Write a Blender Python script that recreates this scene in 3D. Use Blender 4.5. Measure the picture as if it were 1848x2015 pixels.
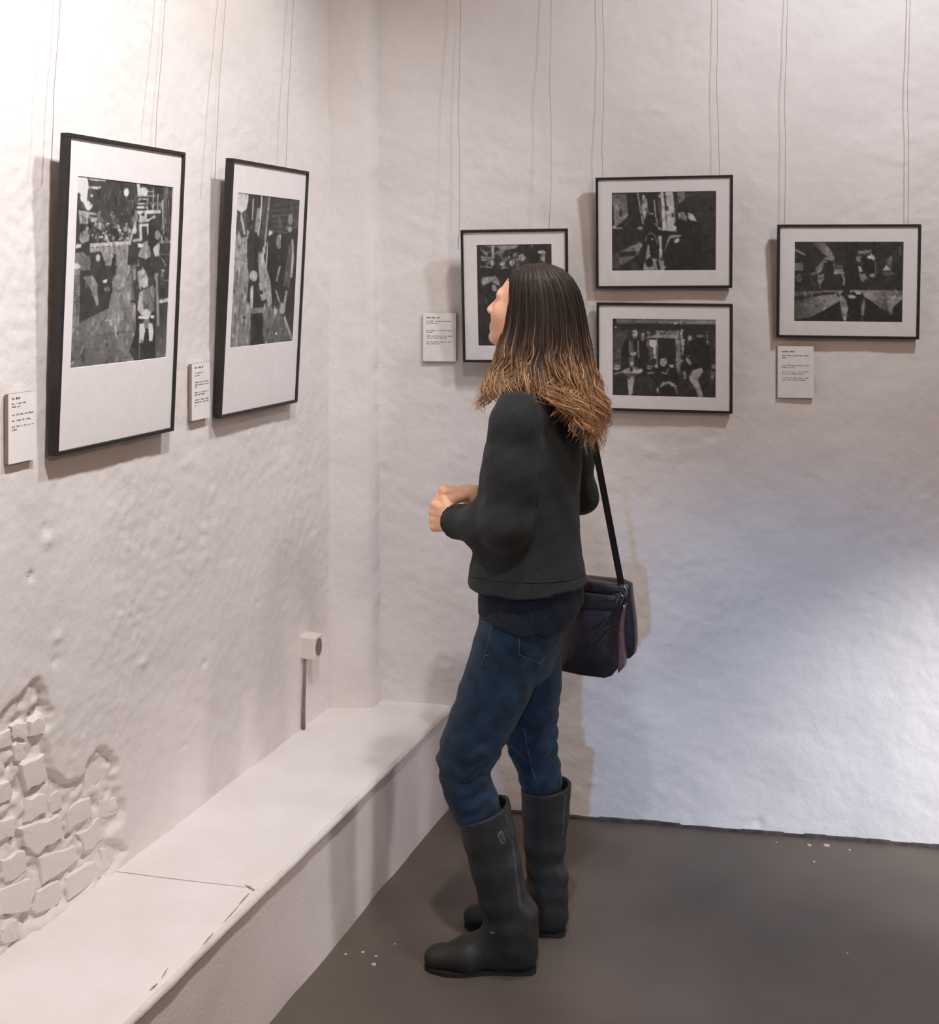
import bpy, bmesh, math, random
import numpy as np
from mathutils import Vector, Matrix
from mathutils.bvhtree import BVHTree

random.seed(7)
RNG = np.random.default_rng(11)
for o in list(bpy.data.objects):
    bpy.data.objects.remove(o, do_unlink=True)
scene = bpy.context.scene
COL = scene.collection

# ------------------------------------------------------------------ camera
FPX, EYE, CU, CV = 2200.0, 1.655, 924.0, 540.0
cam_data = bpy.data.cameras.new('camera')
cam_data.sensor_fit = 'HORIZONTAL'
cam_data.sensor_width = 36.0
cam_data.lens = FPX * 36.0 / 1848.0
cam_data.shift_y = -(1007.5 - CV) / 1848.0
cam_data.clip_start = 0.05
cam = bpy.data.objects.new('camera', cam_data)
COL.objects.link(cam)
cam.location = (0, 0, EYE)
cam.rotation_euler = (math.pi / 2, 0, 0)
scene.camera = cam

# ------------------------------------------------------------------ world, lights, exposure
scene.view_settings.view_transform = 'Standard'
scene.view_settings.look = 'None'
scene.view_settings.gamma = 1.0
scene.view_settings.use_curve_mapping = False
scene.view_settings.exposure = 0.0
world = bpy.data.worlds.new('world')
scene.world = world
world.use_nodes = True
world.node_tree.nodes['Background'].inputs[0].default_value = (0.62, 0.74, 1.0, 1)
world.node_tree.nodes['Background'].inputs[1].default_value = 0.05


def lamp(name, kind, loc, target, power, color, size=0.05, angle=60, blend=0.6, spread=None, size_y=None):
    d = bpy.data.lights.new(name, kind)
    d.energy = power
    d.color = color
    if kind == 'SPOT':
        d.shadow_soft_size = size
        d.spot_size = math.radians(angle)
        d.spot_blend = blend
    elif kind == 'POINT':
        d.shadow_soft_size = size
    elif kind == 'AREA':
        d.shape = 'RECTANGLE'
        d.size = size
        d.size_y = size_y or size
        if spread:
            d.spread = math.radians(spread)
    o = bpy.data.objects.new(name, d)
    COL.objects.link(o)
    o.location = loc
    if target is not None:
        o.rotation_euler = (Vector(target) - Vector(loc)).to_track_quat('-Z', 'Y').to_euler()
    return o


WARM = (1.0, 0.86, 0.80)
WARM2 = (1.0, 0.87, 0.83)
# gallery ceiling spots
lamp('ceiling_spot_back_wall', 'SPOT', (1.28, 1.95, 3.05), (0.90, 3.35, 2.05), 76, (0.90, 0.95, 1.0), 0.085, 95, 1.0)
lamp('ceiling_spot_side_wall', 'SPOT', (0.42, 2.25, 3.10), (-0.75, 2.65, 1.45), 84, (1.0, 0.99, 0.96), 0.075, 95, 0.9)
lamp('ceiling_spot_near_wall', 'SPOT', (0.02, 1.32, 3.10), (-0.98, 1.80, 1.12), 148, (0.98, 0.97, 0.98), 0.06, 106, 1.0)
lamp('room_fill', 'POINT', (1.3, -0.5, 2.6), None, 60, (1.0, 0.76, 0.58), 0.15)  # added point light for flat fill, not one of the spots
# cool light from the window behind the camera and a low white light from the right
lamp('daylight_rear_window', 'SPOT', (-0.62, -1.25, 1.48), (1.02, 3.3, 0.12), 270, (0.20, 0.52, 1.0), 0.05, 27, 1.0)
lamp('side_spot_right', 'SPOT', (2.75, 1.55, 1.30), (1.68, 3.12, 0.30), 265, (1.0, 1.0, 0.97), 0.05, 38, 1.0)  # added spotlight inside the room, makes the glow at the right
lamp('low_light_right_door', 'SPOT', (2.85, 1.70, 0.80), (-0.28, 2.88, 0.16), 66, (1.0, 0.88, 0.90), 0.15, 25, 0.8)

# ------------------------------------------------------------------ helpers
def PX(u, v, Y):
    """photo pixel + distance -> point in the room"""
    return Vector(((u - CU) * Y / FPX, Y, EYE - (v - CV) * Y / FPX))


# wall frames: point on wall + n (into room) + t (along)
NB = Vector((-.1691, -1, 0)).normalized(); PB = Vector((0, 3.4601, 0)); TB = Vector((1, -.1691, 0)).normalized()
NL = Vector((1, -.38, 0)).normalized(); PL = Vector((-1.7463, 0, 0)); TL = Vector((.38, 1, 0)).normalized()
SIDE = {'L': (PL, TL, NL), 'B': (PB, TB, NB)}


def wall_pt(w, s, z, off=0.0):
    p, t, n = SIDE[w]
    return p + t * s + n * off + Vector((0, 0, z))


def wall_hit(w, u, v, off=0.0):
    """photo pixel -> (s, z) on a wall"""
    p, t, n = SIDE[w]
    r = Vector(((u - CU) / FPX, 1, -(v - CV) / FPX))
    o = Vector((0, 0, EYE))
    k = (p + n * off - o).dot(n) / r.dot(n)
    q = o + r * k
    return (q - p).dot(t), q.z


def finish(o, parent=None, kind=None, label=None, category=None, group=None):
    if parent is not None:
        o.parent = parent
    if kind: o['kind'] = kind
    if label: o['label'] = label
    if category: o['category'] = category
    if group: o['group'] = group
    return o


def mesh_obj(name, verts, faces, mat, parent=None, smooth=False, **kw):
    me = bpy.data.meshes.new(name)
    me.from_pydata([tuple(v) for v in verts], [], [tuple(int(i) for i in f) for f in faces])
    me.update()
    if smooth:
        me.polygons.foreach_set('use_smooth', [True] * len(me.polygons))
    if mat: me.materials.append(mat)
    o = bpy.data.objects.new(name, me)
    COL.objects.link(o)
    return finish(o, parent, **kw)


def bm_obj(name, bm, mat, parent=None, smooth=False, **kw):
    me = bpy.data.meshes.new(name)
    bm.normal_update()
    bm.to_mesh(me); bm.free()
    if smooth:
        me.polygons.foreach_set('use_smooth', [True] * len(me.polygons))
    if mat: me.materials.append(mat)
    o = bpy.data.objects.new(name, me)
    COL.objects.link(o)
    return finish(o, parent, **kw)


def empty(name, loc=(0, 0, 0), **kw):
    o = bpy.data.objects.new(name, None)
    COL.objects.link(o)
    o.location = loc
    o.empty_display_size = 0.05
    return finish(o, None, **kw)


def add_box(bm, o, a, b, c, bevel=0.0):
    """box from corner o along vectors a, b, c"""
    o, a, b, c = Vector(o), Vector(a), Vector(b), Vector(c)
    vs = [bm.verts.new(o + a * i + b * j + c * k) for i in (0, 1) for j in (0, 1) for k in (0, 1)]
    fs = [(0, 1, 3, 2), (4, 6, 7, 5), (0, 4, 5, 1), (2, 3, 7, 6), (0, 2, 6, 4), (1, 5, 7, 3)]
    faces = [bm.faces.new([vs[i] for i in f]) for f in fs]
    if bevel:
        es = {e for f in faces for e in f.edges}
        bmesh.ops.bevel(bm, geom=list(es), offset=bevel, segments=1, affect='EDGES')
    return vs


def add_tube(bm, pts, radii, n=8, cap=True, flat=1.0):
    pts = [Vector(p) for p in pts]
    if not isinstance(radii, (list, tuple, np.ndarray)):
        radii = [radii] * len(pts)
    rings = []
    ref = None
    for i, p in enumerate(pts):
        d = (pts[min(i + 1, len(pts) - 1)] - pts[max(i - 1, 0)])
        if d.length < 1e-9: d = Vector((0, 0, 1))
        d.normalize()
        if ref is None:
            ref = d.orthogonal().normalized()
        else:
            ref = (ref - d * ref.dot(d))
            ref = ref.normalized() if ref.length > 1e-6 else d.orthogonal().normalized()
        b = d.cross(ref)
        rings.append([bm.verts.new(p + (ref * math.cos(2 * math.pi * k / n) + b * flat * math.sin(2 * math.pi * k / n)) * radii[i]) for k in range(n)])
    for r0, r1 in zip(rings, rings[1:]):
        for k in range(n):
            bm.faces.new((r0[k], r0[(k + 1) % n], r1[(k + 1) % n], r1[k]))
    if cap:
        bm.faces.new(rings[0][::-1]); bm.faces.new(rings[-1])
    return rings


def value_noise(x, y, seed=0):
    x = np.asarray(x, float); y = np.asarray(y, float)
    xi = np.floor(x).astype(np.int64); yi = np.floor(y).astype(np.int64)
    fx = x - xi; fy = y - yi
    fx = fx * fx * (3 - 2 * fx); fy = fy * fy * (3 - 2 * fy)

    def h(a, b):
        n = (a * 374761393 + b * 668265263 + seed * 144269) & 0x7fffffff
        n = ((n ^ (n >> 13)) * 1274126177) & 0x7fffffff
        n = n ^ (n >> 16)
        return (n & 0xffff) / 65535.0
    return (h(xi, yi) * (1 - fx) + h(xi + 1, yi) * fx) * (1 - fy) + (h(xi, yi + 1) * (1 - fx) + h(xi + 1, yi + 1) * fx) * fy - 0.5


def fbm(x, y, seed=0, octaves=4):
    t = 0; a = 1.0
    for k in range(octaves):
        t = t + a * value_noise(x * 2 ** k, y * 2 ** k, seed + k * 17)
        a *= 0.5
    return t


def in_poly(px, py, poly):
    inside = np.zeros(np.shape(px), bool)
    n = len(poly)
    for i in range(n):
        x0, y0 = poly[i]; x1, y1 = poly[(i + 1) % n]
        if y0 == y1: continue
        c = ((y0 > py) != (y1 > py)) & (px < (x1 - x0) * (py - y0) / (y1 - y0) + x0)
        inside ^= c
    return inside


def seg_dist(px, py, a, b):
    ax, ay = a; bx, by = b
    dx, dy = bx - ax, by - ay
    t = np.clip(((px - ax) * dx + (py - ay) * dy) / (dx * dx + dy * dy + 1e-12), 0, 1)
    return np.hypot(px - ax - t * dx, py - ay - t * dy)


# ------------------------------------------------------------------ materials
def srgb(r, g, b):
    f = lambda c: (c / 255 / 12.92) if c / 255 <= 0.04045 else ((c / 255 + 0.055) / 1.055) ** 2.4
    return (f(r), f(g), f(b), 1)


def material(name, color, rough=0.6, color2=None, scale=8.0, detail=4, bump=0.0, bump_scale=60.0, spec=0.5,
             metallic=0.0, sheen=0.0, stretch=None, attr=None, ramp=(0.35, 0.65), bump_dist=0.01, sss=0.0):
    m = bpy.data.materials.new(name)
    m.use_nodes = True
    nt = m.node_tree
    N, L = nt.nodes, nt.links
    b = N['Principled BSDF']
    b.inputs['Base Color'].default_value = color
    b.inputs['Roughness'].default_value = rough
    b.inputs['Metallic'].default_value = metallic
    b.inputs['Specular IOR Level'].default_value = spec
    if sheen:
        b.inputs['Sheen Weight'].default_value = sheen
        b.inputs['Sheen Roughness'].default_value = 0.5
    if sss:
        b.inputs['Subsurface Weight'].default_value = sss
        b.inputs['Subsurface Radius'].default_value = (0.012, 0.005, 0.003)
    tc = N.new('ShaderNodeTexCoord')
    vec = tc.outputs['Object']
    if stretch:
        mp = N.new('ShaderNodeMapping')
        mp.inputs['Scale'].default_value = stretch
        L.new(vec, mp.inputs['Vector']); vec = mp.outputs['Vector']
    if color2 is not None:
        nz = N.new('ShaderNodeTexNoise')
        nz.inputs['Scale'].default_value = scale
        nz.inputs['Detail'].default_value = detail
        L.new(vec, nz.inputs['Vector'])
        cr = N.new('ShaderNodeValToRGB')
        cr.color_ramp.elements[0].position = ramp[0]; cr.color_ramp.elements[0].color = color
        cr.color_ramp.elements[1].position = ramp[1]; cr.color_ramp.elements[1].color = color2
        L.new(nz.outputs['Fac'], cr.inputs['Fac'])
        L.new(cr.outputs['Color'], b.inputs['Base Color'])
    if attr:
        at = N.new('ShaderNodeAttribute'); at.attribute_name = attr
        L.new(at.outputs['Color'], b.inputs['Base Color'])
    if bump:
        nb = N.new('ShaderNodeTexNoise')
        nb.inputs['Scale'].default_value = bump_scale
        nb.inputs['Detail'].default_value = 5
        L.new(vec, nb.inputs['Vector'])
        bp = N.new('ShaderNodeBump')
        bp.inputs['Strength'].default_value = bump
        bp.inputs['Distance'].default_value = bump_dist
        L.new(nb.outputs['Fac'], bp.inputs['Height'])
        L.new(bp.outputs['Normal'], b.inputs['Normal'])
    return m


M = {}
M['plaster'] = material('white_painted_plaster', srgb(226, 219, 218), 0.75, srgb(234, 228, 227), 3.0, 5, 0.25, 38, 0.25)
M['ledge'] = material('white_painted_ledge', srgb(228, 221, 219), 0.6, srgb(236, 230, 229), 5.0, 5, 0.12, 120, 0.3)
M['ledge_edge'] = material('worn_ledge_edge', srgb(206, 199, 196), 0.6, srgb(232, 226, 224), 14, 5, 0.2, 90, 0.3)
M['floor'] = material('dark_screed', srgb(88, 79, 73), 0.45, srgb(112, 101, 93), 2.2, 6, 0.08, 160, 0.4, ramp=(0.3, 0.72))
M['joint'] = material('dark_joint', srgb(58, 52, 49), 0.8, srgb(90, 82, 78), 30, 4)
M['crack'] = material('dirt_crack', srgb(150, 134, 125), 0.9)
M['frame'] = material('black_lacquer', srgb(42, 41, 40), 0.42, srgb(48, 47, 46), 60, 3, 0.03, 300, 0.35)
M['mat'] = material('mat_board', srgb(233, 228, 230), 0.85, srgb(237, 232, 234), 40, 3, 0.05, 400, 0.2)
M['card'] = material('caption_card', srgb(236, 231, 231), 0.8, srgb(240, 236, 236), 40, 3, 0.02, 300, 0.2)
M['card_edge'] = material('caption_board_edge', srgb(150, 135, 128), 0.85)
M['ink'] = material('printed_ink', srgb(88, 76, 76), 0.8)
M['ink_bold'] = material('printed_ink_bold', srgb(58, 48, 48), 0.8)
M['wire'] = material('hanging_wire', srgb(168, 150, 144), 0.5, metallic=0.3)
M['print'] = material('photo_print', (1, 1, 1, 1), 0.55, attr='Col', spec=0.2)
M['socket'] = material('socket_plastic', srgb(226, 219, 214), 0.45)
M['hole'] = material('socket_hole', srgb(126, 112, 104), 0.7)
M['conduit'] = material('grey_conduit', srgb(118, 106, 98), 0.6, srgb(140, 128, 120), 30, 3)
M['skin'] = material('skin', srgb(238, 182, 150), 0.55, srgb(242, 190, 160), 30, 4, 0.08, 160, 0.35, sss=0.15)
M['eye'] = material('eye', srgb(225, 220, 215), 0.2)
M['jacket'] = material('black_wool', srgb(46, 48, 49), 0.95, srgb(52, 55, 57), 160, 4, 0.25, 420, 0.1, sheen=0.08)
M['shirt'] = material('navy_jersey', srgb(36, 40, 48), 0.95, srgb(42, 48, 58), 120, 4, 0.15, 420, 0.1, sheen=0.06)
M['denim'] = material('dark_denim', srgb(26, 40, 54), 0.85, srgb(36, 56, 76), 26, 5, 0.3, 500, 0.15, sheen=0.1)
M['denim_worn'] = material('worn_denim', srgb(52, 74, 94), 0.85, srgb(68, 92, 112), 60, 4, 0.3, 500, 0.15)
M['stitch'] = material('denim_stitch', srgb(74, 98, 118), 0.8)
M['boot'] = material('black_boot_leather', srgb(40, 40, 38), 0.5, srgb(46, 46, 44), 40, 4, 0.12, 120, 0.3)
M['boot_panel'] = material('grey_boot_shine', srgb(66, 66, 72), 0.5, srgb(52, 52, 56), 50, 4, 0.3, 90, 0.4)  # lighter grey, carries the leather shine of the back strip
M['sole'] = material('boot_rubber', srgb(28, 27, 26), 0.8)
M['tag'] = material('boot_tag', srgb(150, 148, 152), 0.4, metallic=0.4)
M['leather'] = material('dark_bag_leather', srgb(36, 31, 33), 0.4, srgb(46, 39, 42), 30, 4, 0.15, 150, 0.5)
M['gusset'] = material('lit_gusset_leather', srgb(104, 78, 82), 0.45, srgb(120, 92, 96), 90, 4, 0.2, 300, 0.5)  # lighter and pinker than the bag, lit look put into the colour
M['steel'] = material('polished_steel', srgb(220, 218, 215), 0.22, metallic=1.0)
M['hair'] = material('ombre_hair', (1, 1, 1, 1), 0.55, attr='Col', spec=0.35)
M['fleck'] = material('paint_fleck', srgb(190, 178, 172), 0.7)
M['dim_paint'] = material('dim_grey_paint', srgb(150, 138, 130), 0.8, srgb(160, 148, 140), 3, 4)
M['strap'] = material('matte_strap', srgb(34, 31, 31), 0.8, srgb(40, 37, 37), 60, 3, 0.1, 200, 0.15)
M['window_frame'] = material('window_paint', srgb(220, 215, 212), 0.5)


def glass_pane_material():
    m = bpy.data.materials.new('picture_glass')
    m.use_nodes = True
    nt = m.node_tree; N, L = nt.nodes, nt.links
    N.remove(N['Principled BSDF'])
    out = N['Material Output']
    tr = N.new('ShaderNodeBsdfTransparent')
    gl = N.new('ShaderNodeBsdfGlossy'); gl.inputs['Roughness'].default_value = 0.05
    mx = N.new('ShaderNodeMixShader')
    mx.inputs[0].default_value = 0.03
    L.new(tr.outputs[0], mx.inputs[1]); L.new(gl.outputs[0], mx.inputs[2])
    L.new(mx.outputs[0], out.inputs['Surface'])
    return m


M['glass'] = glass_pane_material()
# ------------------------------------------------------------------ the room
CEIL = 3.3
LEDGE_Z = 0.3175


def wall_grid(name, w, ss, zs, offset_fn, mat, **kw):
    S, Z = np.meshgrid(ss, zs, indexing='ij')
    off = offset_fn(S, Z)
    p, t, n = SIDE[w]
    X = p.x + t.x * S + n.x * off
    Y = p.y + t.y * S + n.y * off
    V = np.stack([X, Y, Z], -1).reshape(-1, 3)
    ns, nz = len(ss), len(zs)
    I = np.arange(ns * nz).reshape(ns, nz)
    F = np.stack([I[:-1, :-1], I[1:, :-1], I[1:, 1:], I[:-1, 1:]], -1).reshape(-1, 4)
    if w == 'L':
        F = F[:, ::-1]
    return mesh_obj(name, V, F, mat, smooth=True, kind='structure', **kw)


# exposed masonry (outline read from the photograph, taken onto the wall)
def bk(x, y):
    return wall_hit('L', x / 3.473, 1320 + y / 3.473, 0.0)


MASONRY = [bk(*q) for q in [(-260, 420), (-120, 360), (0, 330), (100, 190), (265, 50), (330, 150), (345, 340), (332, 450), (330, 560), (390, 790), (450, 760),
                            (590, 690), (610, 590), (700, 525), (790, 620), (770, 720), (830, 890), (830, 1010), (760, 1100), (860, 1240),
                            (760, 1390), (500, 1590), (400, 1620), (250, 1740), (200, 1900), (0, 1960), (-200, 2050), (-300, 1500)]]
PITS_L = [(61, 1133, .006, .012), (400, 1305, .008, .006), (278, 1303, .009, -.006), (397, 1055, .006, .006), (405, 1040, .005, -.006), (375, 1120, .008, -.005),
          (365, 915, .01, -.005), (330, 978, .008, .004), (420, 965, .008, -.005), (455, 1095, .005, .005), (250, 1075, .007, -.005), (95, 1065, .012, -.006),
          (90, 1040, .009, .004), (113, 1255, .01, -.005), (110, 1300, .009, .004), (85, 580, .01, .004), (505, 1187, .004, .005), (362, 1467, .008, .004), (648, 905, .006, .004)]


HOLES = [(115, 830, .010, .030), (335, 735, .008, .025), (265, 290, .009, .025), (150, 335, .008, .025), (438, 1120, .008, .025), (500, 1130, .006, .015), (130, 1150, .008, .03), (205, 1215, .006, .015),
         (215, 1690, .010, .03), (85, 1670, .006, .02), (615, 1262, .007, .018), (435, 1440, .006, .016), (420, 1580, .005, .02), (662, 930, .006, .02), (245, 1330, .008, .012), (320, 130, .010, .02),
         (310, 240, .010, .02), (210, 430, .006, .02), (90, 655, .006, .018), (280, 790, .007, .015), (765, 620, .006, .015), (360, 1215, .005, .012), (10, 1880, .007, .02), (140, 1860, .005, .015)]


def off_left(S, Z):
    o = 0.008 * fbm(S * 1.6, Z * 1.6, 3) + 0.0030 * fbm(S * 9, Z * 9, 5) + 0.0012 * fbm(S * 45, Z * 45, 8, 2)
    rough = np.clip(value_noise(S * 4 + 9, Z * 3, 31) * 3, 0, 1)
    o = o + 0.003 * rough * fbm(S * 70, Z * 70, 12, 2)
    # trowel strokes running diagonally
    q = S * 0.55 + Z * 0.83
    o = o + 0.0022 * value_noise(q * 40, (S * .83 - Z * .55) * 5, 77) * np.clip(value_noise(S * 2.3, Z * 2.3, 5) * 3 + .4, 0, 1)
    for u, v, r, d in PITS_L:
        s0, z0 = wall_hit('L', u, v)
        o = o - d * np.exp(-(((S - s0) / (r * 1.3)) ** 2 + ((Z - z0) / r) ** 2))
    ins = np.zeros(S.shape)
    wob_s = S + 0.022 * fbm(S * 20, Z * 20, 41, 4); wob_z = Z + 0.022 * fbm(S * 20 + 50, Z * 20, 43, 4)
    m = in_poly(wob_s, wob_z, MASONRY).astype(float)
    for _ in range(1):                       # crumbled rather than cut edges
        k = m.copy(); k[1:-1, 1:-1] = (m[1:-1, 1:-1] * 2 + m[2:, 1:-1] + m[:-2, 1:-1] + m[1:-1, 2:] + m[1:-1, :-2]) / 6
        m = k
    depth = 0.014 + 0.010 * fbm(S * 45, Z * 50, 51, 3)
    for x, y, r, d in HOLES:
        s0, z0 = bk(x, y)
        depth = depth + d * np.exp(-(((S - s0) / (r * 1.2)) ** 2 + ((Z - z0) / r) ** 2))
    o = o - m * depth
    return o


fine = lambda a, b, h: np.linspace(a, b, max(2, int(round((b - a) / h)) + 1))
cat_ = lambda *a: np.unique(np.round(np.concatenate(a), 5))
ss = cat_(np.linspace(-1.6, 1.8, 12), fine(1.8, 2.2, .009), fine(2.2, 2.78, .0055), fine(2.78, 3.70, .009))
zs = cat_(np.array([0.0, .15]), fine(.25, .90, .0055), fine(.90, 2.65, .009), np.linspace(2.65, CEIL, 6))
wall_left = wall_grid('wall_left', 'L', ss, zs, off_left, M['plaster'], label='white plastered wall with exposed bricks low down', category='wall')

# bricks left bare where the plaster fell off
BRICKS = [([(135, 205), (250, 145), (272, 285), (185, 335), (125, 300)], -.030),
          ([(225, 345), (330, 325), (335, 425), (225, 455)], -.002),
          ([(165, 645), (315, 575), (338, 745), (190, 832)], .000),
          ([(-90, 790), (80, 745), (110, 868), (-90, 940)], -.004),
          ([(605, 610), (700, 545), (770, 615), (755, 725), (620, 825)], -.018),
          ([(455, 965), (640, 855), (655, 985), (470, 1108)], -.004),
          ([(690, 885), (810, 872), (820, 985), (700, 1005)], -.010),
          ([(150, 1082), (425, 992), (440, 1130), (270, 1255), (195, 1185)], .000),
          ([(278, 1285), (540, 1185), (548, 1300), (300, 1470)], -.002),
          ([(25, 1295), (190, 1232), (220, 1370), (60, 1455), (15, 1400)], -.004),
          ([(-80, 1540), (230, 1405), (255, 1520), (222, 1640), (-80, 1720)], -.004),
          ([(265, 1512), (430, 1422), (446, 1540), (412, 1600), (250, 1682)], -.004),
          ([(465, 1425), (680, 1292), (722, 1400), (482, 1572)], -.006),
          ([(555, 1125), (690, 1012), (742, 1150), (600, 1250)], -.008),
          ([(-90, 1040), (110, 1012), (122, 1125), (-90, 1230)], -.006),
          ([(695, 1222), (830, 1172), (850, 1300), (730, 1380)], -.010),
          ([(180, 885), (330, 842), (342, 970), (180, 1045)], -.006),
          ([(-90, 450), (90, 402), (110, 500), (-90, 590)], -.008),
          ([(128, 480), (195, 500), (172, 612), (105, 602)], -.006),
          ([(350, 860), (430, 815), (445, 940), (365, 985)], -.010),
          ([(25, 1765), (150, 1702), (172, 1830), (40, 1872)], -.008),
          ([(100, 380), (190, 355), (205, 455), (110, 470)], -.004),
          ([(450, 790), (590, 715), (600, 820), (460, 900)], -.016)]


def brick(poly, off, seed):
    rnd = random.Random(seed)
    pts = [Vector(bk(*q)) for q in poly]
    c = sum(pts, Vector((0, 0))) / len(pts)
    # densify and roughen the outline
    ring = []
    n = len(pts)
    for i in range(n):
        a, b = pts[i], pts[(i + 1) % n]
        for k in range(3):
            q = a.lerp(b, k / 3)
            ring.append(q + Vector((rnd.uniform(-1, 1), rnd.uniform(-1, 1))) * .0046)
    tilt_s, tilt_z = rnd.uniform(-.05, .05), rnd.uniform(-.05, .05)
    verts, faces = [], []
    k = len(ring)
    for sc, dd in ((1.02, -.04), (1.0, off - .0055), (.965, off - .0012), (.90, off), ):
        for q in ring:
            w = c + (q - c) * sc
            o = dd + ((w.x - c.x) * tilt_s + (w.y - c.y) * tilt_z) * (dd > -.035) + rnd.uniform(-.0005, .0005) * (dd > -.035)
            verts.append(wall_pt('L', w.x, w.y, o))
    verts.append(wall_pt('L', c.x, c.y, off + .0008))
    for r in range(3):
        for i in range(k):
            faces.append((r * k + i, r * k + (i + 1) % k, (r + 1) * k + (i + 1) % k, (r + 1) * k + i))
    for i in range(k):
        faces.append((3 * k + i, 3 * k + (i + 1) % k, 4 * k))
    o = mesh_obj('brick', verts, faces, M['plaster'], wall_left)
    bm = bmesh.new(); bm.from_mesh(o.data); bmesh.ops.recalc_face_normals(bm, faces=bm.faces); bm.to_mesh(o.data); bm.free()
    return o


for i, (q, off) in enumerate(BRICKS):
    brick(q, off * .5 - .003, 100 + i)

# back wall
PITS_B = [(868, 1300, .006, .008), (880, 1302, .006, .006), (765, 1380, .006, .006), (735, 1210, .006, .006), (1495, 1618, .010, .008), (1505, 1622, .006, -.006),
          (1330, 895, .01, -.004), (1395, 860, .012, .004), (1280, 890, .01, -.004), (1340, 915, .006, .006), (1295, 215, .009, -.004), (1250, 215, .01, -.003),
          (1165, 1540, .008, -.005), (1215, 1415, .006, .004), (980, 325, .012, -.003)]


def off_back(S, Z):
    o = 0.010 * fbm(S * 1.4, Z * 1.4, 103) + 0.0035 * fbm(S * 8, Z * 10, 105) + 0.0012 * fbm(S * 40, Z * 40, 108, 2)
    rough = np.clip(value_noise(S * 3 + 2, Z * 3 + 4, 131) * 3.2, 0, 1)
    o = o + 0.003 * rough * fbm(S * 55, Z * 60, 112, 2)
    q = S * 0.35 + Z * 0.93
    o = o + 0.0020 * value_noise(q * 38, (S * .93 - Z * .35) * 5, 177) * np.clip(value_noise(S * 2.3, Z * 2.3, 55) * 3 + .4, 0, 1)
    for u, v, r, d in PITS_B:
        s0, z0 = wall_hit('B', u, v)
        o = o - d * np.exp(-(((S - s0) / (r * 1.5)) ** 2 + ((Z - z0) / r) ** 2))
    return o


ss = cat_(fine(-0.36, 1.50, .010), np.linspace(1.5, 3.3, 10))
zs = cat_(fine(0.0, 2.65, .010), np.linspace(2.65, CEIL, 6))
wall_back = wall_grid('wall_back', 'B', ss, zs, off_back, M['plaster'], label='rough white plastered wall hung with four small pictures', category='wall')

# shallow pier in the corner between the two walls
def pier():
    verts, faces = [], []
    zs = fine(0.0, CEIL, .018)
    n = 0
    for z in zs:
        lean = -0.018 * max(0, z - LEDGE_Z) / 2.2
        e1 = .004 * float(fbm(z * 14, 3.3, 61)) + .003 * float(fbm(z * 60, 3.3, 62, 2))
        e2 = .006 * float(fbm(z * 14, 9.3, 63)) + .006 * float(fbm(z * 60, 9.3, 64, 2))
        A0 = Vector((-.470, 3.360, z)); A = Vector((-.437 + lean + e1, 3.4456 + .006, z))
        B = Vector((-.300 + lean + e2, 3.4520 + e2 * .5, z)); C = Vector((-.275 + lean * .6 + e2, 3.520, z))
        row = [A + Vector((-.06, .05, 0))]
        for k in range(9):
            t = k / 8
            q = A.lerp(B, t)
            q.y += .003 * float(fbm(t * 5, z * 10, 66)) - .004 * math.sin(t * math.pi)
            row.append(q)
        row += [B.lerp(C, .35) + Vector((.004, 0, 0)), C]
        n = len(row)
        verts += row
    for j in range(len(zs) - 1):
        for k in range(n - 1):
            faces.append((j * n + k, j * n + k + 1, (j + 1) * n + k + 1, (j + 1) * n + k))
    return mesh_obj('wall_corner', verts, faces, M['plaster'], smooth=True, kind='structure', label='shallow plastered pier filling the room corner', category='wall')


pier()


def poly_slab(name, pts, z, mat, flip=False, **kw):
    vs = [(x, y, z) for x, y in pts]
    f = [list(range(len(vs)))]
    if flip: f = [f[0][::-1]]
    return mesh_obj(name, vs, f, mat, **kw)


RX = 3.0      # right wall
RY = -1.4     # rear wall
room_poly = [(-2.40, RY), (RX, RY), (RX, 3.55), (-0.6, 3.75)]
floor = poly_slab('floor', room_poly, 0.0, M['floor'], kind='structure', label='dark grey brown screed floor', category='floor')
poly_slab('ceiling', room_poly, CEIL, M['dim_paint'], flip=True, kind='structure', label='grey ceiling above the gallery', category='ceiling')


def wall_with_opening(name, a, b, z0, z1, s0, s1, thick, label):
    """upright wall from a to b with one rectangular opening (s along the wall)"""
    a, b = Vector(a), Vector(b)
    t = (b - a).normalized(); L = (b - a).length
    n = Vector((-t.y, t.x, 0))
    bm = bmesh.new()
    up = Vector((0, 0, 1))
    add_box(bm, a, t * s0, n * -thick, up * CEIL)
    add_box(bm, a + t * s1, t * (L - s1), n * -thick, up * CEIL)
    if z0 > 0: add_box(bm, a + t * s0, t * (s1 - s0), n * -thick, up * z0)
    add_box(bm, a + t * s0 + up * z1, t * (s1 - s0), n * -thick, up * (CEIL - z1))
    bmesh.ops.recalc_face_normals(bm, faces=bm.faces)
    return bm_obj(name, bm, M['dim_paint'], kind='structure', label=label, category='wall')


# right wall: glazed door opening; rear wall: small window (both beside or behind the camera)
wall_with_opening('wall_right', (RX, RY, 0), (RX, 3.2, 0), 0, 1.30, 2.9, 4.0, .2, 'grey wall with the glazed side opening')
wall_with_opening('wall_rear', (-2.40, RY, 0), (RX, RY, 0), 1.30, 1.66, 1.58, 1.98, .2, 'grey wall behind the camera with a small window')

# ledge along the left wall
LF0 = Vector((-.4421, 2.4685, 0)); LD = Vector((.380, 1, 0)).normalized()      # foot line of the ledge front
ledge = empty('ledge', LF0, kind='structure', label='low white masonry ledge along the side wall', category='ledge')


def ledge_front(y):      # point on foot line at distance y
    return LF0 + LD * ((y - LF0.y) / LD.y)


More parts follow.
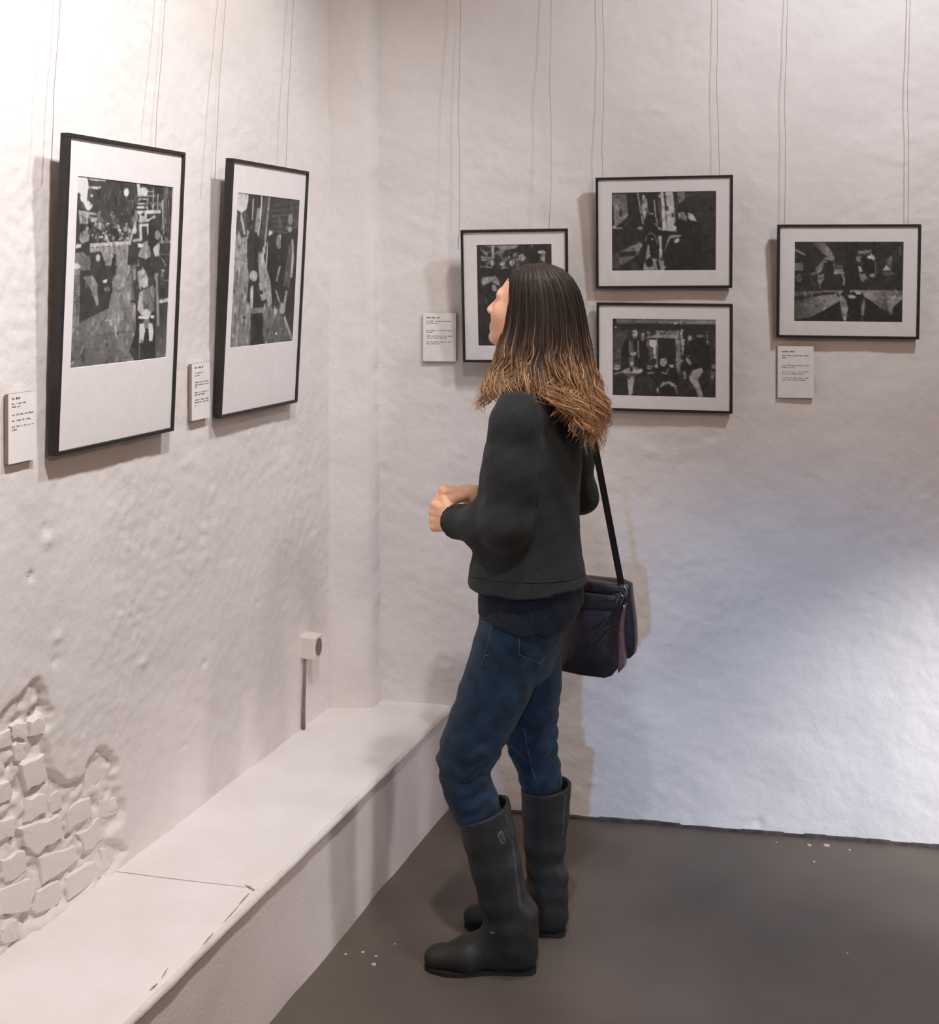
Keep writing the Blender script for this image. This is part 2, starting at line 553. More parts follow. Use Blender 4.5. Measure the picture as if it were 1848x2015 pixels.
def ledge_back(y):
    return Vector((PL.x + .38 * y - .03, y, 0))


JOINT_Y = 2.40


def ledge_face():
    verts, faces = [], []
    ys = fine(-1.39, 3.50, .03); zs_ = fine(0, LEDGE_Z - .012, .03)
    for y in ys:
        p = ledge_front(y)
        for z in zs_:
            o = .0035 * float(fbm(y * 5, z * 5, 201)) + .0012 * float(fbm(y * 30, z * 30, 202, 2)) + (.004 * float(fbm(y * 9, 1, 203)) if z == 0 else 0)
            verts.append(Vector((p.x, p.y, z)) + NL * o)
    n = len(zs_)
    for i in range(len(ys) - 1):
        for k in range(n - 1):
            faces.append((i * n + k, i * n + k + 1, (i + 1) * n + k + 1, (i + 1) * n + k))
    o = mesh_obj('front_face', [v - LF0 for v in verts], faces, M['ledge'], ledge, smooth=True)
    return o


ledge_face()


def ledge_slab(y0, y1, skew, seed):
    """top slab between two cross joints; skew turns the joint line"""
    verts, faces = [], []
    nx, ny = 14, max(4, int((y1 - y0) / .03))
    for i in range(ny + 1):
        t = i / ny
        for k in range(nx + 1):
            w = k / nx
            y = y0 + (y1 - y0) * t
            a = ledge_back(y + skew(t)); b = ledge_front(y)
            q = a.lerp(b, w)
            z = LEDGE_Z + .002 * float(fbm(q.x * 6, q.y * 6, seed)) + .0008 * float(fbm(q.x * 40, q.y * 40, seed + 1, 2))
            if k == nx: z -= .003
            verts.append(Vector((q.x, q.y, z)))
    m = nx + 1
    for i in range(ny):
        for k in range(nx):
            faces.append((i * m + k, i * m + k + 1, (i + 1) * m + k + 1, (i + 1) * m + k))
    base = len(verts)
    # skirts so the slab has thickness
    verts += [v - Vector((0, 0, .03)) for v in verts[:base]]
    for i in range(ny):
        for k in (0, nx):
            a, b = i * m + k, (i + 1) * m + k
            faces.append((a, b, b + base, a + base))
    for k in range(nx):
        for i in (0, ny):
            a, b = i * m + k, i * m + k + 1
            faces.append((a, b, b + base, a + base))
    o = mesh_obj('slab', [v - LF0 for v in verts], faces, M['ledge'], ledge)
    bm = bmesh.new(); bm.from_mesh(o.data); bmesh.ops.recalc_face_normals(bm, faces=bm.faces); bm.to_mesh(o.data); bm.free()
    return o


# joint read from the photo: (240,1712) on the wall side to (497,1750) at the front edge
jb, jf = PX(240, 1712, 0), None
def on_ledge(u, v):
    Y = FPX * (EYE - LEDGE_Z) / (v - CV)
    return PX(u, v, Y)
jb = on_ledge(240, 1712); jf = on_ledge(500, 1750)
sk = jb.y - jf.y
ledge_slab(-1.39, jf.y - .0007, lambda t: sk * max(0, (t - .5) * 2), 210)
ledge_slab(jf.y + .0007, 3.52, lambda t: sk * max(0, 1 - t * 2), 214)
# thin plaster edge running along the front
bm = bmesh.new()
pts = []
ys = fine(-1.39, 3.485, .04)
for y in ys:
    p = ledge_front(y)
    pts.append(Vector((p.x, p.y, LEDGE_Z - .011)) + NL * (.002 + .0022 * float(fbm(y * 8, 3, 220)) + .0018 * float(fbm(y * 30, 3, 221))) - LF0)
add_tube(bm, pts, [.0085 + .002 * float(fbm(y * 10, 7, 222)) for y in ys], 8)
bm_obj('edge_bead', bm, M['ledge_edge'], ledge, smooth=True)
# chipped groove next to the joint
bm = bmesh.new()
for u0, v0, u1, v1, r in [(482, 1742, 500, 1752, .0035), (490, 1758, 470, 1780, .0016), (470, 1782, 440, 1815, .0009), (420, 1835, 400, 1858, .0011), (310, 1935, 295, 1948, .0016), (330, 1905, 318, 1925, .001)]:
    a, b = on_ledge(u0, v0), on_ledge(u1, v1)
    add_tube(bm, [a - LF0, a.lerp(b, .5) - LF0, b - LF0], [r * .4, r, r * .3], 6)
bm_obj('chip', bm, M['crack'], ledge)

# dark open joint between back wall and floor
bm = bmesh.new()
for i in range(28):
    s0 = -.08 + i * .06
    h = .007 + .005 * random.random()
    a = wall_pt('B', s0, 0, -.004); 
    add_box(bm, a, TB * .0605, NB * (.012 + .003 * random.random()), Vector((0, 0, h)))
bm_obj('trim_1', bm, M['joint'], kind='structure', label='dark open joint at the foot of the back wall', category='trim')

# paint flecks on the floor
for u, v, r in [(736, 1898, .006), (680, 1878, .004), (714, 1874, .005), (740, 1882, .004), (777, 1858, .003), (1593, 1663, .007), (1628, 1664, .010), (1672, 1673, .004), (1528, 1658, .003), (1602, 1696, .004), (1668, 1876, .003)]:
    Y = FPX * EYE / (v - CV)
    p = PX(u, v, Y)
    bm = bmesh.new()
    n = 9
    top = [bm.verts.new((p.x + math.cos(k / n * 6.283) * r * random.uniform(.7, 1.15), p.y + math.sin(k / n * 6.283) * r * random.uniform(.7, 1.1), .0012)) for k in range(n)]
    bm.faces.new(top)
    bot = [bm.verts.new((t.co.x, t.co.y, -.001)) for t in top]
    for k in range(n):
        bm.faces.new((top[k], bot[k], bot[(k + 1) % n], top[(k + 1) % n]))
    bm_obj('paint_fleck', bm, M['fleck'], floor)
# ------------------------------------------------------------------ printed photographs (flat prints, drawn as tone patches)
class Print:
    """a grey picture drawn in crop pixels, mapped to the print's rectangle"""
    def __init__(self, corners, nx, ny, base, seed):
        self.c = corners      # TL, TR, BL, BR in photo pixels
        self.nx, self.ny = nx, ny
        a, b = np.meshgrid(np.linspace(0, 1, nx), np.linspace(0, 1, ny), indexing='ij')
        TLc, TRc, BLc, BRc = [np.array(q, float) for q in corners]
        P = (TLc * ((1 - a) * (1 - b))[..., None] + TRc * (a * (1 - b))[..., None] + BLc * ((1 - a) * b)[..., None] + BRc * (a * b)[..., None])
        self.u, self.v = P[..., 0], P[..., 1]
        self.a, self.b = a, b
        self.g = np.full(a.shape, base, float) + 0.05 * fbm(a * 14, b * 14, seed, 4) + 0.03 * fbm(a * 60, b * 60, seed + 5, 2)
        self.seed = seed
        self.m = (0, 0, 1)

    def crop(self, x0, y0, sc):
        self.m = (x0, y0, sc)
        self.x = (self.u - x0) * sc
        self.y = (self.v - y0) * sc
        return self

    def poly(self, g, *pts, tex=0.06):
        m = in_poly(self.x, self.y, pts)
        t = g + tex * g * 2.2 * fbm(self.a * 30, self.b * 30, self.seed + len(pts), 3)
        self.g = np.where(m, t, self.g)

    def ell(self, g, cx, cy, rx, ry, rot=0, soft=0.0):
        c, s = math.cos(math.radians(rot)), math.sin(math.radians(rot))
        dx, dy = self.x - cx, self.y - cy
        d = np.hypot((dx * c + dy * s) / rx, (-dx * s + dy * c) / ry)
        k = np.clip((1 - d) / max(soft, 1e-3), 0, 1) if soft else (d < 1).astype(float)
        self.g = self.g * (1 - k) + g * k

    def line(self, g, w, *pts):
        d = np.full(self.x.shape, 1e9)
        for p, q in zip(pts, pts[1:]):
            d = np.minimum(d, seg_dist(self.x, self.y, p, q))
        k = np.clip((w / 2 - d) / (w * .25) + .5, 0, 1)
        self.g = self.g * (1 - k) + g * k

    def grad(self, g0, g1, p0, p1, *pts):
        m = in_poly(self.x, self.y, pts)
        dx, dy = p1[0] - p0[0], p1[1] - p0[1]
        t = np.clip(((self.x - p0[0]) * dx + (self.y - p0[1]) * dy) / (dx * dx + dy * dy), 0, 1)
        gg = g0 + (g1 - g0) * t
        gg = gg + .10 * gg * fbm(self.a * 40, self.b * 40, self.seed + 2, 3) * 2
        self.g = np.where(m, gg, self.g)

    def detail(self, n):
        """small tonal accents that break up the larger patches"""
        r = np.random.default_rng(self.seed + 900)
        asp = abs(self.c[2][1] - self.c[0][1]) / max(1, abs(self.c[1][0] - self.c[0][0]))
        for _ in range(n):
            a0, b0 = r.uniform(0, 1, 2)
            i, j = int(a0 * (self.nx - 1)), int(b0 * (self.ny - 1))
            g0 = self.g[i, j]
            if g0 > .78: continue
            w, h = r.uniform(.004, .022), r.uniform(.004, .026)
            if r.random() < .5: h *= 2.2
            th = r.uniform(-.6, .6); c, s = math.cos(th), math.sin(th)
            dx, dy = self.a - a0, self.b - b0
            d = np.hypot((dx * c + dy * s) / w, (-dx * s + dy * c) / h)
            k = np.clip((1 - d) / .4, 0, 1) * r.uniform(.5, 1)
            tgt = np.clip(g0 * r.choice((.45, .6, 1.3, 1.6)) + (r.choice((0, 0, .05, .12)) if g0 > .2 else 0), .03, .8)
            self.g = self.g * (1 - k) + tgt * k

    def speckle(self, amt, *pts):
        m = in_poly(self.x, self.y, pts)
        t = fbm(self.a * 22, self.b * 28, self.seed + 77, 3)
        self.g = np.where(m & (t > .22), self.g + amt, self.g)


def print_side_street():                                                   # large one: seafront with a living statue
    p = Print([(146.5, 346.7), (336.5, 366.5), (144.8, 724.3), (331.6, 703)], 250, 300, .15, 1)
    p.crop(90, 230, 6.372)
    p.poly(.93, (330, 700), (470, 755), (490, 850), (480, 1000), (540, 1130), (500, 1180), (455, 1160), (400, 1030), (385, 960), (330, 950), tex=.01)
    p.poly(.68, (475, 757), (715, 785), (690, 805), (500, 795)); p.poly(.8, (485, 870), (640, 872), (620, 905), (490, 900))
    p.poly(.8, (490, 965), (545, 970), (540, 1005), (500, 1000)); p.poly(.8, (495, 1085), (545, 1090), (540, 1120), (510, 1115))
    p.line(.2, 14, (395, 1050), (430, 1080), (470, 1170), (520, 1190)); p.line(.2, 12, (400, 1000), (390, 960))
    p.poly(.7, (385, 1170), (480, 1185), (600, 1205), (600, 1230), (510, 1225), (520, 1255), (605, 1265), (600, 1310), (520, 1320), (480, 1345), (405, 1335))
    p.line(.25, 12, (430, 1240), (470, 1330)); p.line(.25, 10, (510, 1240), (620, 1250))
    p.poly(.15, (715, 785), (1085, 822), (1090, 1150), (1000, 1330), (850, 1420), (620, 1410), (620, 1230), (560, 1150), (560, 1000), (640, 870))
    p.speckle(.25, (600, 1180), (1010, 1180), (1010, 1420), (600, 1420))
    p.poly(.8, (1078, 822), (1120, 830), (1120, 880), (1180, 870), (1235, 905), (1220, 985), (1095, 985))
    for a, b, w, g in [((1110, 1020), (1220, 1020), 12, .8), ((1090, 1080), (1230, 1080), 16, .85), ((1090, 1125), (1220, 1125), 30, .88), ((1100, 1190), (1390, 1178), 44, .82),
                       ((1300, 890), (1305, 1180), 12, .7), ((1230, 1010), (1232, 1180), 14, .75), ((1365, 960), (1365, 1160), 14, .7), ((1080, 985), (1330, 980), 14, .6),
                       ((1130, 920), (1300, 925), 8, .75), ((1380, 1080), (1430, 1085), 34, .88), ((1250, 1075), (1420, 1080), 30, .4), ((1430, 1040), (1458, 1450), 18, .7)]:
        p.line(g, w, a, b)
    p.poly(.3, (1440, 870), (1500, 870), (1490, 1200), (1470, 1480), (1450, 1300)); p.poly(.82, (1125, 1205), (1225, 1200), (1225, 1285), (1125, 1285)); p.poly(.15, (1145, 1205), (1190, 1205), (1190, 1228), (1145, 1228))
    p.line(.72, 40, (1130, 1295), (1270, 1285), (1330, 1240)); p.line(.8, 34, (1150, 1350), (1240, 1345)); p.line(.85, 20, (1235, 1340), (1245, 1460))
    p.ell(.95, 948, 937, 31, 56); p.line(.5, 10, (950, 990), (955, 1050), (1110, 1040)); p.line(.55, 12, (1030, 1035), (1032, 1180)); p.line(.4, 7, (960, 1055), (1010, 1100))
    p.line(.9, 26, (580, 1505), (670, 1500)); p.poly(.6, (690, 1470), (730, 1480), (760, 1560), (740, 1580), (700, 1520))
    rr = random.Random(3)
    for _ in range(70):                       # crowd under the trees
        p.ell(rr.choice((.1, .3, .45, .6, .7)), rr.uniform(560, 1010), rr.uniform(1330, 1540), rr.uniform(6, 20), rr.uniform(8, 30))
    for _ in range(24):
        x, y = rr.uniform(1400, 1560), rr.uniform(900, 1540)
        p.line(rr.choice((.1, .4, .55)), 9, (x, y), (x + rr.uniform(-10, 10), y + rr.uniform(30, 110)))
    # sea wall
    p.poly(.78, (340, 1600), (1010, 1545), (1010, 1590), (340, 1650)); p.poly(.56, (520, 1640), (1000, 1592), (985, 1860), (700, 1860), (660, 1680), (540, 1700))
    for x in (690, 760, 840, 900, 950): p.line(.4, 8, (x, 1640), (x + 10, 1850))
    # seated man
    p.poly(.40, (345, 1730), (440, 1690), (530, 1750), (560, 1860), (345, 1860)); p.ell(.55, 462, 1510, 58, 82); p.poly(.14, (430, 1590), (525, 1550), (528, 1720), (500, 1740), (425, 1690)); p.ell(.5, 490, 1400, 20, 25)
    # standing woman and companions
    p.poly(.13, (1000, 1560), (1040, 1460), (1100, 1450), (1115, 1860), (985, 1860)); p.line(.7, 26, (1000, 1780), (1015, 1560), (1045, 1420)); p.ell(.42, 1070, 1245, 38, 82); p.ell(.74, 1050, 1218, 18, 32); p.line(.62, 24, (1060, 1290), (1062, 1400)); p.ell(.88, 1066, 1415, 30, 46)
    p.line(.78, 36, (1135, 1350), (1150, 1440), (1155, 1530), (1060, 1545))
    p.poly(.58, (1180, 1570), (1250, 1540), (1290, 1700), (1250, 1860), (1110, 1860), (1130, 1720)); p.poly(.75, (1320, 1640), (1400, 1560), (1445, 1700), (1400, 1860), (1350, 1800)); p.poly(.11, (1250, 1300), (1300, 1265), (1350, 1330), (1370, 1560), (1320, 1650), (1250, 1600))
    p.line(.11, 24, (1290, 1640), (1375, 1820)); p.ell(.5, 1375, 1470, 38, 62); p.line(.5, 30, (1420, 1560), (1560, 1555)); p.poly(.17, (1430, 1610), (1560, 1610), (1560, 1860), (1430, 1860))
    p.ell(.9, 1140, 1605, 50, 26)
    p.crop(90, 480, 4.686)
    p.grad(.6, .3, (720, 180), (300, 1120), (600, 300), (650, 170), (720, 130), (770, 200), (790, 520), (820, 560), (830, 1100), (240, 1170), (240, 770), (330, 720), (480, 640), (570, 590), (590, 420))
    for a, b in [((330, 960), (700, 990)), ((480, 840), (810, 800)), ((470, 840), (560, 640)), ((350, 1080), (820, 1040)), ((800, 700), (820, 820))]: p.line(.3, 9, a, b)
    p.line(.62, 8, (540, 705), (740, 690)); p.poly(.14, (590, 90), (620, 85), (625, 280), (600, 310), (580, 280))
    p.poly(.40, (250, 90), (330, 70), (385, 130), (400, 240), (330, 290), (300, 200), (250, 190)); p.poly(.14, (310, 240), (400, 240), (450, 560), (440, 650), (320, 730), (318, 330)); p.poly(.52, (340, 300), (420, 290), (462, 360), (480, 560), (460, 565), (410, 420))
    p.poly(.13, (400, 180), (430, 80), (490, 75), (530, 200), (540, 270), (590, 380), (600, 420), (560, 600), (500, 605), (470, 380), (440, 320)); p.ell(.68, 462, 125, 18, 36); p.poly(.92, (510, 335), (550, 320), (545, 355), (515, 358)); p.ell(.5, 550, 415, 28, 20)
    p.poly(.5, (240, 232), (315, 230), (322, 740), (240, 780))
    for y in range(295, 660, 18): p.line(.2, 9, (264, y), (310, y - 6))
    p.poly(.88, (240, 195), (285, 172), (320, 205), (310, 226), (240, 234))
    p.poly(.13, (735, 0), (822, 0), (826, 185), (726, 190)); p.poly(.32, (748, 195), (782, 195), (802, 520), (775, 545), (772, 350)); p.line(.62, 26, (795, 200), (800, 320)); p.ell(.12, 785, 528, 24, 15)
    p.poly(.15, (1040, 0), (1145, 0), (1145, 540), (1045, 545), (1020, 300)); p.line(.35, 8, (1050, 90), (1140, 92)); p.line(.6, 10, (1060, 120), (1105, 190)); p.line(.9, 12, (1065, 238), (1090, 240)); p.line(.4, 8, (1060, 330), (1140, 330)); p.line(.75, 36, (1062, 525), (1140, 510))
    p.poly(.14, (820, 110), (890, 130), (1060, 100), (1065, 240), (960, 300), (850, 220)); p.grad(.16, .3, (1000, 600), (1000, 1000), (1010, 560), (1145, 545), (1145, 1070), (1010, 1080)); p.line(.5, 26, (1010, 280), (1030, 500), (1045, 740))
    p.poly(.12, (820, 560), (870, 560), (1010, 560), (1020, 900), (1030, 1060), (830, 1090), (770, 990), (800, 900), (825, 800))
    p.poly(.66, (822, 250), (890, 225), (930, 300), (935, 390), (890, 405), (862, 370), (830, 330)); p.line(.4, 8, (850, 330), (900, 270)); p.ell(.78, 893, 355, 34, 44)
    p.poly(.48, (855, 440), (990, 370), (1002, 600), (960, 660), (870, 645), (850, 560)); p.poly(.68, (850, 440), (882, 430), (890, 590), (935, 640), (880, 662), (835, 605)); p.poly(.6, (962, 378), (1000, 405), (1000, 600), (955, 655), (965, 520)); p.poly(.3, (882, 520), (905, 590), (950, 595), (945, 560))
    p.ell(.8, 925, 635, 40, 34); p.poly(.95, (845, 662), (1002, 656), (1000, 680), (925, 693), (845, 686)); p.ell(.4, 930, 735, 42, 42)
    p.poly(.9, (860, 735), (905, 730), (918, 800), (897, 918), (862, 915)); p.poly(.9, (945, 733), (985, 728), (1001, 800), (992, 890), (960, 898)); p.line(.4, 9, (866, 930), (868, 1060))
    return p


def print_side_market():                                                   # narrow one: pavement with figures along a shutter
    p = Print([(464.1, 377.9), (588.3, 393.7), (456.5, 683.9), (579.3, 671.6)], 200, 250, .13, 9)
    p.crop(400, 290, 3.6636)
    p.grad(.45, .62, (250, 1440), (250, 600), (200, 560), (320, 640), (330, 860), (340, 1150), (350, 1450), (190, 1460))
    p.poly(.85, (225, 300), (320, 325), (300, 440), (270, 470), (235, 440)); p.speckle(.35, (225, 420), (330, 400), (330, 640), (225, 600))
    p.poly(.2, (232, 500), (300, 440), (305, 640), (270, 650), (232, 560)); p.line(.7, 14, (265, 490), (290, 620)); p.line(.4, 6, (225, 800), (310, 815))
    p.poly(.12, (310, 330), (400, 345), (385, 440), (330, 560), (310, 420)); p.line(.7, 8, (345, 370), (340, 520)); p.line(.55, 26, (385, 445), (370, 600)); p.line(.85, 10, (405, 345), (395, 540), (378, 660)); p.line(.2, 30, (430, 350), (410, 640)); p.line(.55, 14, (458, 360), (445, 520), (430, 760)); p.line(.72, 16, (425, 720), (412, 850))
    p.line(.85, 26, (475, 600), (462, 720), (455, 860)); p.grad(.12, .18, (470, 360), (690, 520), (470, 355), (720, 380), (700, 640), (470, 600))
    for k in range(6): p.line(.3, 6, (480, 420 + k * 36), (700, 380 + k * 50))
    p.poly(.6, (360, 740), (420, 780), (470, 900), (510, 1100), (470, 1160), (420, 1060)); p.poly(.82, (395, 740), (430, 790), (420, 860))
    p.poly(.12, (310, 660), (330, 590), (375, 620), (410, 700), (420, 745), (380, 740), (400, 960), (330, 960), (308, 800))
    p.poly(.12, (330, 860), (395, 960), (455, 1100), (460, 1150), (340, 1160), (315, 1100)); p.ell(.72, 358, 925, 28, 40); p.line(.8, 20, (348, 1000), (348, 1150)); p.poly(.66, (395, 970), (430, 990), (450, 1090), (420, 1110), (405, 1060)); p.poly(.15, (400, 1030), (425, 1030), (430, 1060), (405, 1060))
    p.grad(.42, .26, (420, 1180), (600, 1420), (340, 1160), (520, 1140), (590, 1250), (690, 1420), (360, 1460)); p.poly(.1, (345, 1200), (430, 1190), (440, 1440), (345, 1450))
    p.poly(.66, (440, 870), (470, 910), (500, 1000), (490, 1060), (455, 960)); p.poly(.1, (455, 640), (520, 600), (560, 700), (545, 900), (520, 1050), (500, 1180), (480, 960), (450, 880)); p.ell(.5, 535, 680, 22, 50); p.line(.6, 12, (545, 860), (525, 960)); p.line(.75, 8, (520, 1030), (580, 1200))
    p.poly(.1, (560, 640), (710, 560), (700, 1250), (660, 1330), (590, 1180), (545, 1000)); p.poly(.24, (625, 680), (655, 700), (625, 1020), (570, 1000), (600, 800)); p.ell(.5, 620, 520, 18, 40); p.ell(.66, 618, 590, 16, 22); p.line(.75, 18, (640, 670), (645, 800), (635, 930)); p.line(.6, 18, (600, 1040), (580, 1180)); p.ell(.7, 570, 1160, 24, 40); p.ell(.75, 518, 1185, 12, 24)
    p.line(.6, 16, (590, 1230), (650, 1380)); p.ell(.9, 530, 1345, 8, 10); p.ell(.2, 300, 1225, 10, 10)
    return p


def print_bar_portrait():                                                  # behind the visitor's face: dark bar interior
    p = Print([(936.1, 481.7), (1084.2, 480.3), (940.4, 681.1), (1086.7, 681)], 120, 150, .12, 15)
    p.crop(820, 430, 5.961)
    p.speckle(.32, (740, 310), (1200, 310), (1200, 580), (740, 580))
    p.poly(.5, (740, 440), (860, 450), (900, 480), (740, 485)); p.line(.72, 30, (885, 310), (888, 450)); p.line(.6, 14, (980, 330), (985, 460)); p.poly(.55, (905, 310), (1200, 310), (1130, 370), (1000, 380)); p.poly(.1, (1000, 380), (1240, 330), (1250, 300), (1580, 300), (1580, 560), (1330, 540), (1280, 440), (1140, 380))
    p.poly(.75, (860, 490), (895, 480), (885, 560), (870, 560)); p.poly(.8, (985, 500), (1030, 510), (1020, 545), (970, 550)); p.ell(.78, 1115, 520, 34, 36); p.ell(.5, 1150, 430, 30, 26); p.poly(.6, (1190, 430), (1240, 410), (1280, 470), (1230, 500), (1185, 480)); p.line(.8, 8, (745, 485), (880, 500)); p.line(.75, 8, (750, 560), (880, 575)); p.line(.7, 9, (985, 580), (1070, 575))
    p.poly(.1, (740, 590), (1080, 590), (1000, 700), (940, 680), (750, 640)); p.ell(.85, 1460, 400, 46, 26); p.ell(.55, 1470, 450, 28, 50); p.ell(.1, 1440, 430, 22, 24); p.ell(.9, 1342, 322, 9, 12)
    p.poly(.6, (755, 690), (920, 670), (960, 740), (975, 790), (930, 770), (870, 740), (780, 780), (755, 790)); p.ell(.6, 905, 815, 28, 44, -20); p.line(.45, 8, (800, 930), (820, 1000))
    return p


def print_chairs():                                                        # upper of the pair: figures seated in a lane
    p = Print([(1202.3, 379.4), (1408, 375.4), (1204, 533), (1409, 532.3)], 170, 130, .11, 21)
    p.crop(1140, 330, 5.775)
    p.grad(.55, .3, (380, 600), (560, 330), (360, 300), (560, 290), (540, 560), (400, 680), (365, 680)); p.poly(.1, (355, 410), (380, 410), (395, 660), (360, 665)); p.ell(.12, 465, 510, 18, 50); p.poly(.1, (530, 280), (660, 280), (690, 440), (700, 660), (560, 650)); p.line(.65, 10, (370, 690), (480, 685))
    p.line(.6, 16, (660, 290), (700, 520), (725, 640)); p.poly(.66, (715, 300), (760, 340), (775, 430), (755, 560), (735, 600), (710, 470)); p.poly(.1, (770, 280), (920, 280), (900, 340), (870, 600), (780, 520)); p.line(.7, 14, (848, 370), (868, 560), (890, 640)); p.line(.3, 18, (905, 380), (925, 600))
    p.poly(.84, (920, 270), (960, 275), (985, 640), (1000, 700), (945, 700), (930, 400)); p.ell(.8, 912, 325, 16, 22); p.poly(.78, (975, 270), (1060, 270), (1090, 580), (1080, 715), (1000, 715), (985, 500)); p.ell(.12, 990, 460, 22, 30); p.ell(.15, 1060, 540, 14, 30); p.line(.15, 22, (962, 280), (985, 480)); p.poly(.12, (1070, 270), (1110, 270), (1120, 500), (1085, 560)); p.poly(.42, (1105, 280), (1190, 270), (1195, 360), (1130, 410))
    p.grad(.10, .14, (1200, 700), (1550, 300), (1190, 255), (1560, 255), (1560, 1180), (1190, 1180))
    p.grad(.62, .2, (720, 850), (400, 1000), (480, 940), (690, 840), (720, 880), (650, 1000), (560, 1060), (380, 1160), (370, 990)); p.poly(.1, (440, 960), (655, 945), (630, 1000), (460, 1010))
    p.poly(.6, (780, 870), (830, 880), (850, 1030), (990, 1060), (980, 1170), (720, 1175), (760, 1000)); p.ell(.08, 800, 1080, 45, 50); p.poly(.8, (890, 770), (935, 770), (945, 1000), (910, 1040), (915, 880))
    p.poly(.08, (750, 620), (770, 540), (820, 510), (860, 600), (900, 660), (940, 720), (1110, 715), (1110, 760), (900, 770), (880, 900), (900, 1030), (870, 1035), (855, 860), (830, 870), (850, 1030), (815, 1035), (790, 850), (740, 960), (720, 1170), (690, 1165), (720, 900), (740, 740)); p.line(.6, 9, (745, 840), (775, 760), (820, 738), (860, 770), (890, 860)); p.line(.75, 10, (855, 630), (930, 705), (1100, 720)); p.ell(.7, 820, 522, 28, 9); p.ell(.9, 832, 812, 10, 12); p.ell(.5, 690, 685, 30, 18)
    p.poly(.08, (1120, 430), (1150, 390), (1220, 400), (1240, 490), (1330, 590), (1390, 640), (1400, 1175), (980, 1175), (960, 1020), (900, 1050), (930, 1160), (890, 1160), (880, 1050), (980, 1000), (1020, 800), (1110, 740), (1100, 640), (1060, 660), (1130, 560)); p.poly(.82, (1230, 510), (1290, 530), (1335, 605), (1280, 610), (1240, 570)); p.poly(.7, (1125, 510), (1185, 505), (1220, 560), (1215, 610), (1185, 560), (1130, 590)); p.poly(.62, (1030, 765), (1165, 762), (1150, 785), (1040, 800), (1010, 850), (975, 960), (1000, 830)); p.ell(.78, 1110, 830, 36, 22, -25); p.line(.45, 9, (960, 1020), (900, 1050)); p.ell(.9, 1085, 685, 20, 24)
    return p


